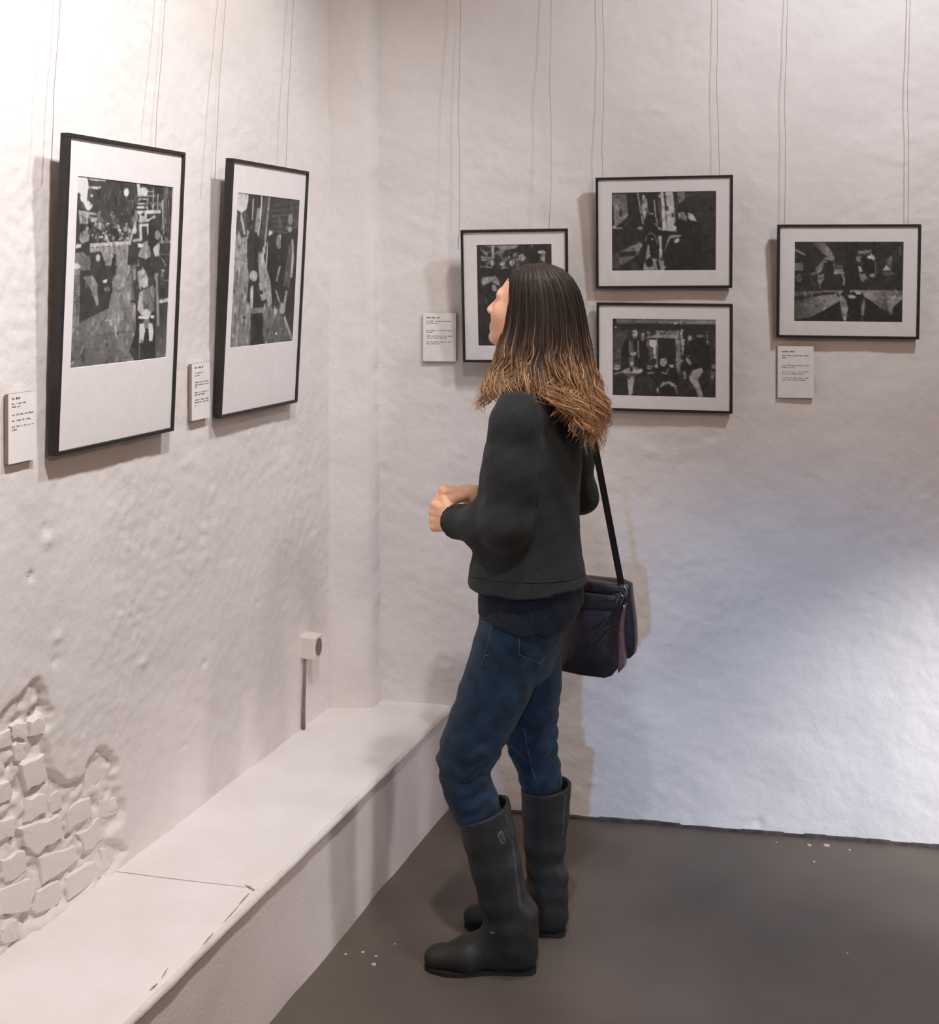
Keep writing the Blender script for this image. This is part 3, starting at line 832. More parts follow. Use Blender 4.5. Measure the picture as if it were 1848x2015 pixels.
def print_street_cafe():                                                   # lower of the pair: three people outside a cafe
    p = Print([(1205.5, 627.1), (1409.7, 628.7), (1206.6, 778.4), (1409.2, 782.9)], 170, 130, .11, 33)
    p.crop(1160, 580, 6.16)
    p.grad(.35, .55, (320, 320), (1500, 320), (330, 280), (1550, 280), (1550, 352), (330, 350)); p.poly(.1, (270, 352), (1550, 358), (1550, 420), (270, 410)); p.ell(.85, 322, 398, 9, 14); p.grad(.2, .3, (300, 500), (400, 800), (285, 430), (480, 430), (400, 640), (390, 860), (290, 860))
    p.poly(.42, (705, 440), (730, 440), (725, 640), (705, 620)); p.poly(.6, (735, 440), (1045, 440), (1045, 520), (725, 520)); p.line(.15, 12, (800, 450), (950, 480), (1030, 450)); p.line(.15, 12, (830, 500), (960, 440)); p.poly(.15, (735, 450), (800, 440), (830, 470), (770, 500), (740, 490)); p.line(.62, 12, (720, 520), (1050, 520)); p.poly(.9, (728, 548), (818, 545), (815, 780), (785, 770), (780, 640), (728, 615)); p.line(.55, 14, (828, 540), (830, 860)); p.poly(.3, (725, 620), (780, 650), (790, 780), (740, 800)); p.poly(.09, (845, 530), (1045, 530), (1055, 900), (845, 900)); p.poly(.5, (1050, 430), (1100, 430), (1130, 800), (1090, 980), (1060, 870)); p.line(.2, 10, (1100, 440), (1120, 780)); p.poly(.7, (1110, 415), (1170, 415), (1160, 600), (1140, 760), (1120, 600))
    p.line(.4, 16, (1430, 450), (1445, 620)); p.ell(.4, 1350, 500, 50, 14); p.line(.35, 10, (1520, 530), (1525, 640)); p.poly(.5, (1490, 840), (1535, 850), (1535, 890), (1490, 890)); p.poly(.4, (1480, 910), (1530, 960), (1500, 1020), (1470, 1010)); p.poly(.5, (1145, 910), (1175, 920), (1175, 1030), (1155, 1020))
    p.poly(.08, (430, 560), (510, 540), (620, 540), (690, 600), (720, 760), (700, 1000), (660, 990), (640, 870), (440, 890), (440, 770), (385, 740)); p.ell(.16, 548, 470, 58, 75); p.ell(.78, 558, 475, 30, 52); p.ell(.15, 545, 465, 12, 8); p.ell(.2, 560, 512, 16, 7); p.poly(.36, (490, 560), (530, 560), (545, 690), (500, 700), (480, 680)); p.line(.62, 10, (490, 560), (500, 640)); p.line(.55, 14, (600, 560), (595, 680), (610, 760)); p.ell(.62, 535, 720, 38, 26); p.poly(.42, (490, 760), (550, 750), (545, 880), (490, 880)); p.poly(.85, (500, 815), (550, 820), (520, 880)); p.ell(.45, 655, 520, 24, 46)
    p.ell(.66, 340, 885, 46, 30); p.line(.1, 8, (300, 885), (390, 885)); p.line(.6, 16, (310, 960), (380, 945)); p.poly(.75, (365, 945), (470, 890), (560, 878), (650, 900), (655, 930), (600, 962), (480, 955)); p.ell(.12, 515, 905, 22, 28); p.poly(.3, (440, 960), (590, 965), (560, 1000), (465, 990)); p.poly(.74, (468, 1005), (558, 990), (520, 1225), (485, 1225))
    p.ell(.6, 740, 880, 38, 26); p.line(.15, 9, (705, 882), (780, 882)); p.line(.65, 18, (720, 955), (785, 945)); p.ell(.7, 820, 865, 26, 22); p.poly(.08, (800, 900), (900, 860), (960, 860), (1030, 880), (1080, 1000), (1100, 1100), (1050, 1130), (880, 1060), (820, 1100), (790, 1000)); p.ell(.78, 905, 815, 42, 52); p.ell(.2, 890, 800, 9, 6); p.ell(.2, 925, 800, 9, 6); p.ell(.3, 915, 838, 14, 5); p.line(.1, 16, (860, 790), (880, 765), (940, 765), (962, 800)); p.poly(.66, (975, 850), (1030, 850), (1030, 885), (985, 880)); p.line(.6, 12, (965, 900), (940, 960), (890, 940)); p.poly(.55, (870, 1100), (900, 1060), (980, 1045), (1070, 1100), (1060, 1130), (980, 1080), (920, 1090), (870, 1130)); p.ell(.62, 840, 1160, 18, 34); p.ell(.07, 945, 1165, 95, 62); p.line(.6, 12, (1050, 1130), (1075, 1200))
    p.poly(.07, (1160, 620), (1240, 540), (1380, 520), (1470, 640), (1480, 900), (1400, 930), (1260, 920), (1220, 960), (1110, 900), (1140, 760)); p.ell(.09, 1205, 480, 75, 72); p.poly(.08, (1120, 530), (1220, 480), (1180, 540)); p.ell(.66, 1225, 525, 28, 32); p.line(.4, 9, (1205, 560), (1205, 610)); p.poly(.66, (1180, 760), (1230, 790), (1250, 850), (1220, 850), (1180, 800)); p.line(.5, 10, (1215, 735), (1190, 770)); p.poly(.66, (1260, 920), (1370, 880), (1385, 930), (1320, 1030), (1340, 1080), (1375, 1180), (1385, 1230), (1345, 1245), (1300, 1140), (1225, 1040), (1220, 990)); p.line(.42, 18, (1270, 1090), (1310, 1180), (1335, 1240)); p.line(.3, 5, (1230, 1030), (1320, 1020))
    return p


def print_dancers():                                                       # right hand one: legs and long shadows
    p = Print([(1563.7, 475.4), (1779.4, 475.9), (1563.7, 632.3), (1776.3, 634.7)], 170, 130, .10, 47)
    p.crop(1510, 430, 5.775)
    p.line(.5, 22, (320, 355), (430, 410)); p.poly(.46, (315, 505), (410, 500), (410, 590), (315, 590)); p.line(.2, 8, (340, 530), (345, 570)); p.line(.2, 8, (375, 515), (380, 580)); p.ell(.3, 365, 670, 40, 46); p.line(.12, 10, (340, 690), (400, 650))
    p.grad(.25, .55, (540, 280), (760, 460), (510, 262), (640, 262), (720, 340), (775, 450), (760, 480), (620, 460), (680, 430), (560, 320)); p.poly(.09, (540, 400), (600, 370), (690, 430), (620, 470), (550, 470)); p.poly(.4, (550, 580), (640, 475), (690, 480), (600, 600)); p.line(.55, 7, (560, 570), (640, 480)); p.line(.5, 10, (765, 490), (775, 580), (740, 700), (735, 760)); p.poly(.09, (640, 500), (760, 500), (770, 600), (720, 840), (640, 850), (620, 760), (660, 640)); p.poly(.46, (500, 620), (580, 590), (620, 600), (520, 650)); p.line(.4, 6, (490, 650), (510, 720), (560, 770)); p.poly(.52, (580, 640), (655, 620), (650, 700), (620, 730), (600, 780)); p.line(.4, 12, (605, 720), (610, 800))
    p.poly(.5, (780, 575), (865, 570), (880, 630), (760, 630)); p.line(.75, 12, (765, 622), (880, 620)); p.line(.4, 14, (800, 545), (860, 548)); p.poly(.1, (790, 640), (850, 640), (870, 740), (780, 740)); p.line(.7, 18, (860, 640), (885, 690), (880, 750))
    p.poly(.07, (880, 262), (1040, 262), (1030, 500), (1060, 700), (1080, 820), (880, 830), (900, 600)); p.poly(.42, (1040, 370), (1190, 355), (1190, 390), (1040, 405)); p.line(.7, 10, (1045, 375), (1110, 390), (1180, 360)); p.poly(.75, (1140, 420), (1220, 420), (1225, 460), (1160, 455)); p.ell(.5, 1050, 460, 32, 36); p.ell(.07, 1105, 470, 36, 50); p.poly(.8, (1040, 540), (1070, 545), (1095, 610), (1055, 610)); p.poly(.55, (1055, 620), (1130, 620), (1125, 690), (1090, 720), (1060, 670)); p.line(.5, 11, (1235, 490), (1235, 570), (1250, 620), (1180, 655)); p.ell(.6, 1205, 645, 36, 20); p.poly(.86, (1322, 585), (1360, 530), (1415, 590)); p.ell(.28, 1370, 620, 66, 40, soft=.6); p.ell(.7, 1415, 460, 12, 26); p.line(.3, 22, (1510, 330), (1520, 410)); p.ell(.6, 1432, 622, 10, 8); p.ell(.4, 1400, 500, 50, 90, soft=.9)
    p.poly(.06, (1100, 480), (1230, 470), (1230, 600), (1140, 640), (1090, 560))
    # stage floor with long shadows
    p.grad(.2, .58, (340, 1000), (860, 850), (305, 830), (620, 820), (900, 815), (1560, 815), (1560, 1200), (305, 1200)); p.grad(.55, .3, (1100, 840), (1550, 840), (1090, 815), (1560, 815), (1560, 890), (1110, 880)); p.line(.1, 26, (310, 900), (560, 865), (770, 845)); p.poly(.1, (305, 895), (560, 870), (640, 865), (305, 940)); p.grad(.22, .66, (330, 1050), (850, 900), (310, 1010), (600, 880), (870, 850), (850, 930), (480, 1130), (310, 1160))
    p.poly(.07, (500, 1125), (835, 935), (850, 1040), (880, 1190), (305, 1200), (310, 1150)); p.poly(.07, (870, 880), (1110, 880), (1080, 1190), (900, 1190), (930, 1020), (900, 920)); p.poly(.07, (1120, 890), (1340, 1040), (1560, 1060), (1560, 870), (1560, 1200), (1120, 1200)); p.poly(.07, (1110, 890), (1370, 1080), (1560, 890), (1560, 1200), (1090, 1200)); p.grad(.6, .2, (1150, 850), (1400, 1000), (1100, 840), (1300, 850), (1410, 920), (1400, 1060), (1330, 1040))
    p.ell(.62, 885, 1000, 34, 105, -12, soft=.5); p.ell(.55, 1100, 1010, 24, 120, 6, soft=.5); p.ell(.55, 1400, 1000, 36, 110, -10, soft=.6)
    p.poly(.08, (830, 870), (900, 800), (950, 770), (1000, 840), (1080, 830), (1110, 880), (950, 900)); p.ell(.82, 968, 888, 52, 20, 8); p.ell(.8, 1048, 848, 34, 17); p.ell(.7, 965, 825, 16, 12); p.poly(.08, (625, 840), (780, 835), (760, 860), (630, 862)); p.line(.28, 8, (310, 855), (620, 822))
    return p


# ------------------------------------------------------------------ framed pictures
def framed_picture(wall, corners_bottom, corners_top, top_off, print_obj, rail, depth, wires, label, group, bot_off=0.012, name='framed_photograph'):
    """frame leaning off its wall: bottom edge near the wall, top edge at top_off"""
    p, t, n = SIDE[wall]
    s = [wall_hit(wall, *c, bot_off + depth) for c in corners_bottom] + [wall_hit(wall, *c, top_off + depth) for c in corners_top]
    s0 = (s[0][0] + s[2][0]) / 2; s1 = (s[1][0] + s[3][0]) / 2
    zb = (s[0][1] + s[1][1]) / 2; zt = (s[2][1] + s[3][1]) / 2
    roll = ((s[1][1] - s[0][1]) + (s[3][1] - s[2][1])) / 2 / (s1 - s0)
    up = Vector((0, 0, zt - zb)) + n * (top_off - bot_off)
    Hh = up.length; up.normalize()
    tt = (t + Vector((0, 0, roll))).normalized()
    nn = tt.cross(up) if wall == 'B' else tt.cross(up)
    if nn.dot(n) < 0: nn = -nn
    W = s1 - s0
    base = wall_pt(wall, (s0 + s1) / 2, zb, bot_off)
    root = empty(name, base, label=label, category='picture', group=group)
    # local coordinates: x along tt (centred), y up, z off the wall
    def loc(x, y, z): return tt * x + up * y + nn * z
    X0, X1 = -W / 2, W / 2

    def rail_bar(x0, x1, y0, y1):
        bm = bmesh.new()
        add_box(bm, loc(x0, y0, 0), tt * (x1 - x0), up * (y1 - y0), nn * depth, .0008)
        bmesh.ops.recalc_face_normals(bm, faces=bm.faces)
        bm_obj('frame_rail', bm, M['frame'], root)
    rail_bar(X0, X1, Hh - rail, Hh); rail_bar(X0, X1, 0, rail)
    rail_bar(X0, X0 + rail, rail, Hh - rail); rail_bar(X1 - rail, X1, rail, Hh - rail)
    # print rectangle from its corners in the photo
    face = base + nn * (depth - .006)
    def plane_hit(u, v):
        r = Vector(((u - CU) / FPX, 1, -(v - CV) / FPX)); o = Vector((0, 0, EYE))
        k = (face - o).dot(nn) / r.dot(nn)
        q = o + r * k - base
        return q.dot(tt), q.dot(up)
    c = [plane_hit(*q) for q in print_obj.c]
    px0 = (c[0][0] + c[2][0]) / 2; px1 = (c[1][0] + c[3][0]) / 2
    py1 = (c[0][1] + c[1][1]) / 2; py0 = (c[2][1] + c[3][1]) / 2
    # mat with a bevelled opening
    zf, zp = depth - .0055, depth - .0075
    O = [(X0 + rail, rail), (X1 - rail, rail), (X1 - rail, Hh - rail), (X0 + rail, Hh - rail)]
    I = [(px0, py0), (px1, py0), (px1, py1), (px0, py1)]
    b = .0008
    I2 = [(px0 + b, py0 + b), (px1 - b, py0 + b), (px1 - b, py1 - b), (px0 + b, py1 - b)]
    verts = [loc(x, y, zf) for x, y in O] + [loc(x, y, zf) for x, y in I] + [loc(x, y, zp) for x, y in I2]
    faces = [(k, (k + 1) % 4, 4 + (k + 1) % 4, 4 + k) for k in range(4)] + [(4 + k, 4 + (k + 1) % 4, 8 + (k + 1) % 4, 8 + k) for k in range(4)]
    o = mesh_obj('mat_board', verts, faces, M['mat'], root)
    # backing board
    bm = bmesh.new(); add_box(bm, loc(X0 + rail, rail, .002), tt * (W - 2 * rail), up * (Hh - 2 * rail), nn * .003)
    bm_obj('backing_board', bm, M['card_edge'], root)
    # the print
    nx, ny = print_obj.nx, print_obj.ny
    gx = px0 + (px1 - px0) * print_obj.a; gy = py1 + (py0 - py1) * print_obj.b
    V = (np.array(tt)[None, None] * gx[..., None] + np.array(up)[None, None] * gy[..., None] + np.array(nn)[None, None] * zp).reshape(-1, 3)
    Ix = np.arange(nx * ny).reshape(nx, ny)
    F = np.stack([Ix[:-1, :-1], Ix[:-1, 1:], Ix[1:, 1:], Ix[1:, :-1]], -1).reshape(-1, 4)
    if wall == 'L' and False: F = F[:, ::-1]
    pr = mesh_obj('photo_print', V, F, M['print'], root, label='black and white photographic print')
    print_obj.detail(300)
    g = print_obj.g
    tex = 1 + .35 * fbm(print_obj.a * 16, print_obj.b * 20, print_obj.seed + 300, 3) + .28 * fbm(print_obj.a * 120, print_obj.b * 140, print_obj.seed + 310, 1)
    paper = np.clip((g - .8) / .1, 0, 1)
    g = g * (tex * (1 - paper) + paper)
    g = np.clip(g, 0, 1) ** .88
    for _ in range(1):                                    # optical softness of the print
        k = g.copy(); k[1:-1, 1:-1] = (g[1:-1, 1:-1] * 2 + g[2:, 1:-1] + g[:-2, 1:-1] + g[1:-1, 2:] + g[1:-1, :-2]) / 6
        g = k
    g = np.clip(g, .02, .97)
    g = .135 + g * .78                                    # print black to paper white in display values
    lin = np.where(g <= .04045, g / 12.92, ((g + .055) / 1.055) ** 2.4)
    col = np.stack([lin, lin * .985, lin * .985, np.ones_like(lin)], -1).reshape(-1, 4).astype(np.float32)
    at = pr.data.color_attributes.new('Col', 'FLOAT_COLOR', 'POINT')
    at.data.foreach_set('color', col.ravel())
    # glazing
    mesh_obj('glass_pane', [loc(X0 + rail * .7, rail * .7, depth - .003), loc(X1 - rail * .7, rail * .7, depth - .003), loc(X1 - rail * .7, Hh - rail * .7, depth - .003), loc(X0 + rail * .7, Hh - rail * .7, depth - .003)],
             [(0, 1, 2, 3)], M['glass'], root)
    # hanging wires up to the rail near the ceiling
    for (ub, vb, ut, vt) in wires:
        xb = plane_hit(ub, vb)[0]
        a = base + loc(xb, Hh - .06, -.001)
        sT, zT = wall_hit(wall, ut, vt, .012)
        q1 = wall_pt(wall, sT, zT, .012)
        d = (q1 - a); k = (3.15 - a.z) / d.z
        end = a + d * k
        end = end - n * max(0, (end - p).dot(n) - .010) if (end - p).dot(n) > .010 else end + n * (.010 - (end - p).dot(n))
        bm = bmesh.new()
        pts = []
        for i in range(19):
            f = i / 18
            q = a.lerp(end, f) + tt * (.0025 * math.sin(f * 17 + ub) + .0012 * math.sin(f * 41 + ub * 2))
            pts.append(q - base)
        add_tube(bm, pts, .0008, 6)
        bm_obj('hanging_wire', bm, M['wire'], root, smooth=True)
    return root


G1, G2 = 'large framed photographs on the side wall', 'small framed photographs on the back wall'
framed_picture('L', [(122, 893), (351, 847)], [(124, 260), (358, 296)], .045, print_side_street(), .0085, .022, [(116, 268, 102, 0), (317, 290, 311, 0)],
               'large black framed photo of a busy seafront promenade with a street performer', G1)
framed_picture('L', [(440, 822), (590, 790)], [(452, 309), (605, 336)], .050, print_side_market(), .0085, .022, [(435, 310, 430, 0), (573, 330, 566, 0)],
               'black framed photo of figures along a shuttered pavement', G1)
framed_picture('B', [(912, 712), (1119, 712)], [(905, 451), (1117, 449)], .085, print_bar_portrait(), .0075, .022, [(898, 450, 908, 0), (1079, 448, 1086, 0)],
               'upright black framed photo of a dark bar, partly behind the visitor', G2, .040)
framed_picture('B', [(1174, 567), (1442, 565)], [(1171, 348), (1442, 343)], .045, print_chairs(), .0075, .022, [(1184, 346, 1188, 0), (1414, 343, 1410, 0)],
               'black framed photo of two people seated in a dark lane', G2)
framed_picture('B', [(1176, 806), (1441, 815)], [(1172, 596), (1443, 597)], .022, print_street_cafe(), .0075, .022, [],
               'black framed photo of three people around a round cafe table', G2)
framed_picture('B', [(1529, 663), (1809, 667)], [(1530, 441), (1814, 440)], .040, print_dancers(), .0075, .022, [(1545, 441, 1548, 0), (1790, 441, 1788, 0)],
               'black framed photo of legs casting long shadows on a floor', G2)
# picture rails up under the ceiling carrying the wires
for nm, w, a, b in (('trim_2', 'L', -1.4, 3.67), ('trim_3', 'B', -.25, 3.0)):
    bm = bmesh.new()
    add_box(bm, wall_pt(w, a, 3.14, -.01), SIDE[w][1] * (b - a), SIDE[w][2] * .022, Vector((0, 0, .03)))
    bmesh.ops.recalc_face_normals(bm, faces=bm.faces)
    bm_obj(nm, bm, M['window_frame'], kind='structure', label='slim picture rail high on the wall', category='trim')


# ------------------------------------------------------------------ caption cards
def caption_card(wall, quad, thick, lines, label):
    """quad TL,TR,BR,BL in photo pixels; lines: (y fraction, x0, x1, height fraction, bold, words)"""
    p, t, n = SIDE[wall]
    off = thick + .004
    c = [wall_hit(wall, *q, off) for q in quad]
    s0 = (c[0][0] + c[3][0]) / 2; s1 = (c[1][0] + c[2][0]) / 2
    z1 = (c[0][1] + c[1][1]) / 2; z0 = (c[2][1] + c[3][1]) / 2
    base = wall_pt(wall, (s0 + s1) / 2, z0, 0)
    root = empty('caption_card', base, label=label, category='sign', group='caption cards beside the pictures')
    W, Hh = s1 - s0, z1 - z0
    up = Vector((0, 0, 1))
    bm = bmesh.new()
    add_box(bm, t * (-W / 2) + n * .003, t * W, up * Hh, n * thick, .0006)
    bmesh.ops.recalc_face_normals(bm, faces=bm.faces)
    bm_obj('foam_board', bm, M['card_edge'], root)
    bm = bmesh.new()
    add_box(bm, t * (-W / 2) + n * (thick + .003), t * W, up * Hh, n * .0006)
    bmesh.ops.recalc_face_normals(bm, faces=bm.faces)
    bm_obj('paper', bm, M['card'], root)
    rnd = random.Random(label)
    for (yf, x0, x1, hf, bold, words) in lines:
        bm = bmesh.new()
        z = Hh * (1 - yf); h = Hh * hf
        total = (x1 - x0) * W
        weights = [rnd.uniform(.6, 1.5) for _ in range(words)]
        gap = h * .75
        avail = total - gap * (words - 1)
        x = -W / 2 + x0 * W
        for wgt in weights:
            wl = avail * wgt / sum(weights)
            k = max(1, int(wl / (h * .62)))
            for i in range(k):             # small strokes that read as letters
                cx = x + wl * i / k; cw = wl / k * .72
                hh = h * rnd.choice((.7, .7, .75, 1.05))
                st = h * (.34 if bold else .2)
                add_box(bm, t * cx + up * z + n * (thick + .0036), t * st, up * hh, n * .0003)
                if rnd.random() < .8:
                    add_box(bm, t * cx + up * (z + hh * rnd.choice((0, .5, .75))) + n * (thick + .0036), t * cw, up * st * .8, n * .0003)
                if rnd.random() < .6:
                    add_box(bm, t * (cx + cw - st) + up * z + n * (thick + .0036), t * st, up * h * .7, n * .0003)
            x += wl + gap
        bm_obj('text_line', bm, M['ink_bold' if bold else 'ink'], root)
    return root


LEFT1 = [(.085, .12, .42, .034, True, 2), (.155, .12, .62, .025, False, 4), (.20, .12, .42, .025, False, 2), (.315, .12, .90, .027, False, 5), (.40, .12, .82, .027, False, 4), (.485, .12, .92, .027, False, 6), (.53, .12, .30, .025, False, 1)]
LEFT2 = [(.09, .16, .62, .034, True, 3), (.18, .16, .60, .024, False, 3), (.225, .16, .42, .024, False, 2), (.345, .17, .92, .026, False, 4), (.39, .16, .92, .026, False, 4), (.43, .16, .28, .026, False, 1), (.525, .16, .90, .026, False, 4), (.565, .16, .72, .026, False, 3), (.655, .16, .92, .026, False, 4), (.70, .16, .92, .026, False, 5), (.75, .16, .24, .026, False, 1)]
BACK3 = [(.115, .10, .50, .030, True, 3), (.185, .10, .85, .024, False, 6), (.225, .10, .46, .024, False, 3), (.375, .10, .88, .024, False, 6), (.412, .10, .30, .024, False, 1), (.49, .12, .88, .024, False, 6), (.53, .10, .72, .024, False, 5), (.61, .10, .87, .024, False, 6), (.65, .10, .55, .024, False, 3)]
BACK4 = [(.12, .12, .48, .028, True, 2), (.195, .12, .88, .023, False, 5), (.235, .12, .25, .023, False, 1), (.385, .12, .88, .023, False, 4), (.425, .12, .48, .023, False, 2), (.505, .12, .87, .023, False, 7), (.545, .12, .74, .023, False, 4), (.625, .12, .86, .023, False, 6), (.665, .12, .78, .023, False, 4)]
caption_card('L', [(14, 770), (68, 776), (74, 904), (20, 912)], .010, LEFT1, 'white caption card beside the large seafront photo, at its outer side')
caption_card('L', [(379, 712), (414, 716), (413, 822), (377, 828)], .010, LEFT2, 'white caption card between the two large framed photos')
caption_card('B', [(832, 616), (898, 615), (897, 712), (833, 710)], .010, BACK3, 'white caption card beside the upright bar photo')
caption_card('B', [(1531, 681), (1602, 681), (1601, 783), (1530, 783)], .010, BACK4, 'white caption card under the photo of legs and shadows')

# ------------------------------------------------------------------ wall socket with its conduit
s0, z1 = wall_hit('L', 592, 1252, 0); _, z0 = wall_hit('L', 592, 1297, 0)
base = wall_pt('L', s0, z0, 0)
root = empty('wall_socket', base, label='white surface mounted wall socket above the ledge with a cable below', category='socket')
bm = bmesh.new()
add_box(bm, NL * -.01, TL * .050, Vector((0, 0, z1 - z0)), NL * .055, .004)
bmesh.ops.recalc_face_normals(bm, faces=bm.faces)
bm_obj('box', bm, M['socket'], root)
bm = bmesh.new()
cc = NL * .0445 + TL * .026 + Vector((0, 0, (z1 - z0) * .5))
ring = [bm.verts.new(cc + NL * .0012 + (TL * math.cos(a) * .019 + Vector((0, 0, 1)) * math.sin(a) * .026)) for a in [k / 20 * 6.283 for k in range(20)]]
ring2 = [bm.verts.new(cc - NL * .006 + (TL * math.cos(a) * .016 + Vector((0, 0, 1)) * math.sin(a) * .023)) for a in [k / 20 * 6.283 for k in range(20)]]
for k in range(20): bm.faces.new((ring[k], ring[(k + 1) % 20], ring2[(k + 1) % 20], ring2[k]))
bm.faces.new(ring)
bm_obj('socket_well', bm, M['hole'], root)
bm = bmesh.new()
sb, zb = wall_hit('L', 600, 1436, .006)
a = NL * .008 + TL * .010 + Vector((0, 0, .004)); b = wall_pt('L', sb - .012, LEDGE_Z + .002, .008) - base
add_tube(bm, [a, a.lerp(b, .3) + TL * .001, a.lerp(b, .7) - TL * .001, b], [.0042, .0045, .0052, .006], 10)
bm_obj('conduit', bm, M['conduit'], root, smooth=True)
# ------------------------------------------------------------------ implicit modelling of the visitor
class Field:
    def __init__(self, lo, hi, h):
        self.lo = np.array(lo, float); self.h = h
        self.n = np.ceil((np.array(hi) - self.lo) / h).astype(int) + 1
        self.D = np.full(self.n, 1.0, np.float32)
        self.ax = [(self.lo[i] + h * np.arange(self.n[i])).astype(np.float32) for i in range(3)]

    def sub(self, lo, hi):
        sl = []
        for i in range(3):
            a = int(np.clip(np.floor((lo[i] - self.lo[i]) / self.h), 0, self.n[i]))
            b = int(np.clip(np.ceil((hi[i] - self.lo[i]) / self.h) + 1, 0, self.n[i]))
            sl.append(slice(a, b))
        X, Y, Z = np.meshgrid(*[self.ax[i][sl[i]] for i in range(3)], indexing='ij', sparse=True)
        return tuple(sl), X, Y, Z

    def merge(self, sl, d, k, mode='add'):
        A = self.D[sl]
        if A.size == 0: return
        if mode == 'add':
            if k > 0:
                hh = np.clip(.5 + .5 * (A - d) / k, 0, 1)
                self.D[sl] = A * (1 - hh) + d * hh - k * hh * (1 - hh)
            else:
                self.D[sl] = np.minimum(A, d)
        elif mode == 'cut':
            if k > 0:
                hh = np.clip(.5 - .5 * (A + d) / k, 0, 1)
                self.D[sl] = A * (1 - hh) + (-d) * hh + k * hh * (1 - hh)
            else:
                self.D[sl] = np.maximum(A, -d)

    def cone(self, a, b, ra, rb, k=.01, mode='add'):
        """rounded cone a->b"""
        a = np.array(a, float); b = np.array(b, float)
        r = max(ra, rb) + k * 1.5 + .004 + self.h * 2
        sl, X, Y, Z = self.sub(np.minimum(a, b) - r, np.maximum(a, b) + r)
        d = b - a; L2 = float(d @ d) + 1e-12
        t = np.clip(((X - a[0]) * d[0] + (Y - a[1]) * d[1] + (Z - a[2]) * d[2]) / L2, 0, 1)
        q = np.sqrt((X - a[0] - t * d[0]) ** 2 + (Y - a[1] - t * d[1]) ** 2 + (Z - a[2] - t * d[2]) ** 2)
        self.merge(sl, q - (ra + (rb - ra) * t), k, mode)

    def chain(self, pts, radii, k=.01):
        for (a, b, ra, rb) in zip(pts, pts[1:], radii, radii[1:]):
            self.cone(a, b, ra, rb, k)

    def ellipsoid(self, c, axes, radii, k=.01, mode='add'):
        """axes: three unit vectors"""
        c = np.array(c, float); R = max(radii) + k * 1.5 + .004 + self.h * 2
        sl, X, Y, Z = self.sub(c - R, c + R)
        s = 0; g = 0
        for ax, r in zip(axes, radii):
            p = (X - c[0]) * ax[0] + (Y - c[1]) * ax[1] + (Z - c[2]) * ax[2]
            s = s + (p / r) ** 2; g = g + (p / (r * r)) ** 2
        k0 = np.sqrt(s); k1 = np.sqrt(g) + 1e-6
        self.merge(sl, k0 * (k0 - 1) / k1, k, mode)

    def column(self, rows, F, L, k=.01, power=2.0):
        """stack of ellipses: rows (z, cx, cy, aF, aL) sorted by z; axes F and L horizontal"""
        rows = np.array(sorted(rows), float)
        m = float(rows[:, 3:5].max()) + k + .02
        lo = np.array([rows[:, 1].min() - m, rows[:, 2].min() - m, rows[0, 0] - .03]); hi = np.array([rows[:, 1].max() + m, rows[:, 2].max() + m, rows[-1, 0] + .03])
        sl, X, Y, Z = self.sub(lo, hi)
        z = Z.ravel()
        zi = np.clip(z, rows[0, 0], rows[-1, 0])
        sm = lambda c: _smooth_interp(zi, rows[:, 0], rows[:, c]).astype(np.float32)[None, None, :]
        cx, cy, aF, aL = sm(1), sm(2), sm(3), sm(4)
        pF = (X - cx) * F[0] + (Y - cy) * F[1]; pL = (X - cx) * L[0] + (Y - cy) * L[1]
        e = (np.abs(pF / aF) ** power + np.abs(pL / aL) ** power) ** (1 / power)
        d = (e - 1) * np.minimum(aF, aL)
        over = np.maximum(rows[0, 0] - z, z - rows[-1, 0]).astype(np.float32)[None, None, :]
        d = np.maximum(d, over)
        self.merge(sl, d, k)

    def displace(self, fn, lo=None, hi=None):
        lo = self.lo if lo is None else lo; hi = self.lo + self.h * self.n if hi is None else hi
        sl, X, Y, Z = self.sub(lo, hi)
        self.D[sl] = self.D[sl] + fn(X, Y, Z)

    def mesh(self):
        D = self.D; n = D.shape
        inside = D < 0
        c = np.zeros((n[0] - 1, n[1] - 1, n[2] - 1), np.int8)
        for i in (0, 1):
            for j in (0, 1):
                for k in (0, 1):
                    c += inside[i:n[0] - 1 + i, j:n[1] - 1 + j, k:n[2] - 1 + k]
        act = (c > 0) & (c < 8)
        idx = -np.ones(act.shape, np.int64)
        cells = np.argwhere(act)
        idx[act] = np.arange(len(cells))
        acc = np.zeros((len(cells), 3)); cnt = np.zeros(len(cells))
        for ax in range(3):
            o1, o2 = [a for a in range(3) if a != ax]
            for s1 in (0, 1):
                for s2 in (0, 1):
                    p = cells.copy(); p[:, o1] += s1; p[:, o2] += s2
                    q = p.copy(); q[:, ax] += 1
                    d0 = D[p[:, 0], p[:, 1], p[:, 2]]; d1 = D[q[:, 0], q[:, 1], q[:, 2]]
                    m = (d0 < 0) != (d1 < 0)
                    t = np.where(m, d0 / np.where(m, d0 - d1, 1), 0)
                    pt = p.astype(float); pt[:, ax] += t
                    acc[m] += pt[m]; cnt[m] += 1
        V = self.lo + self.h * acc / cnt[:, None]
        faces = []
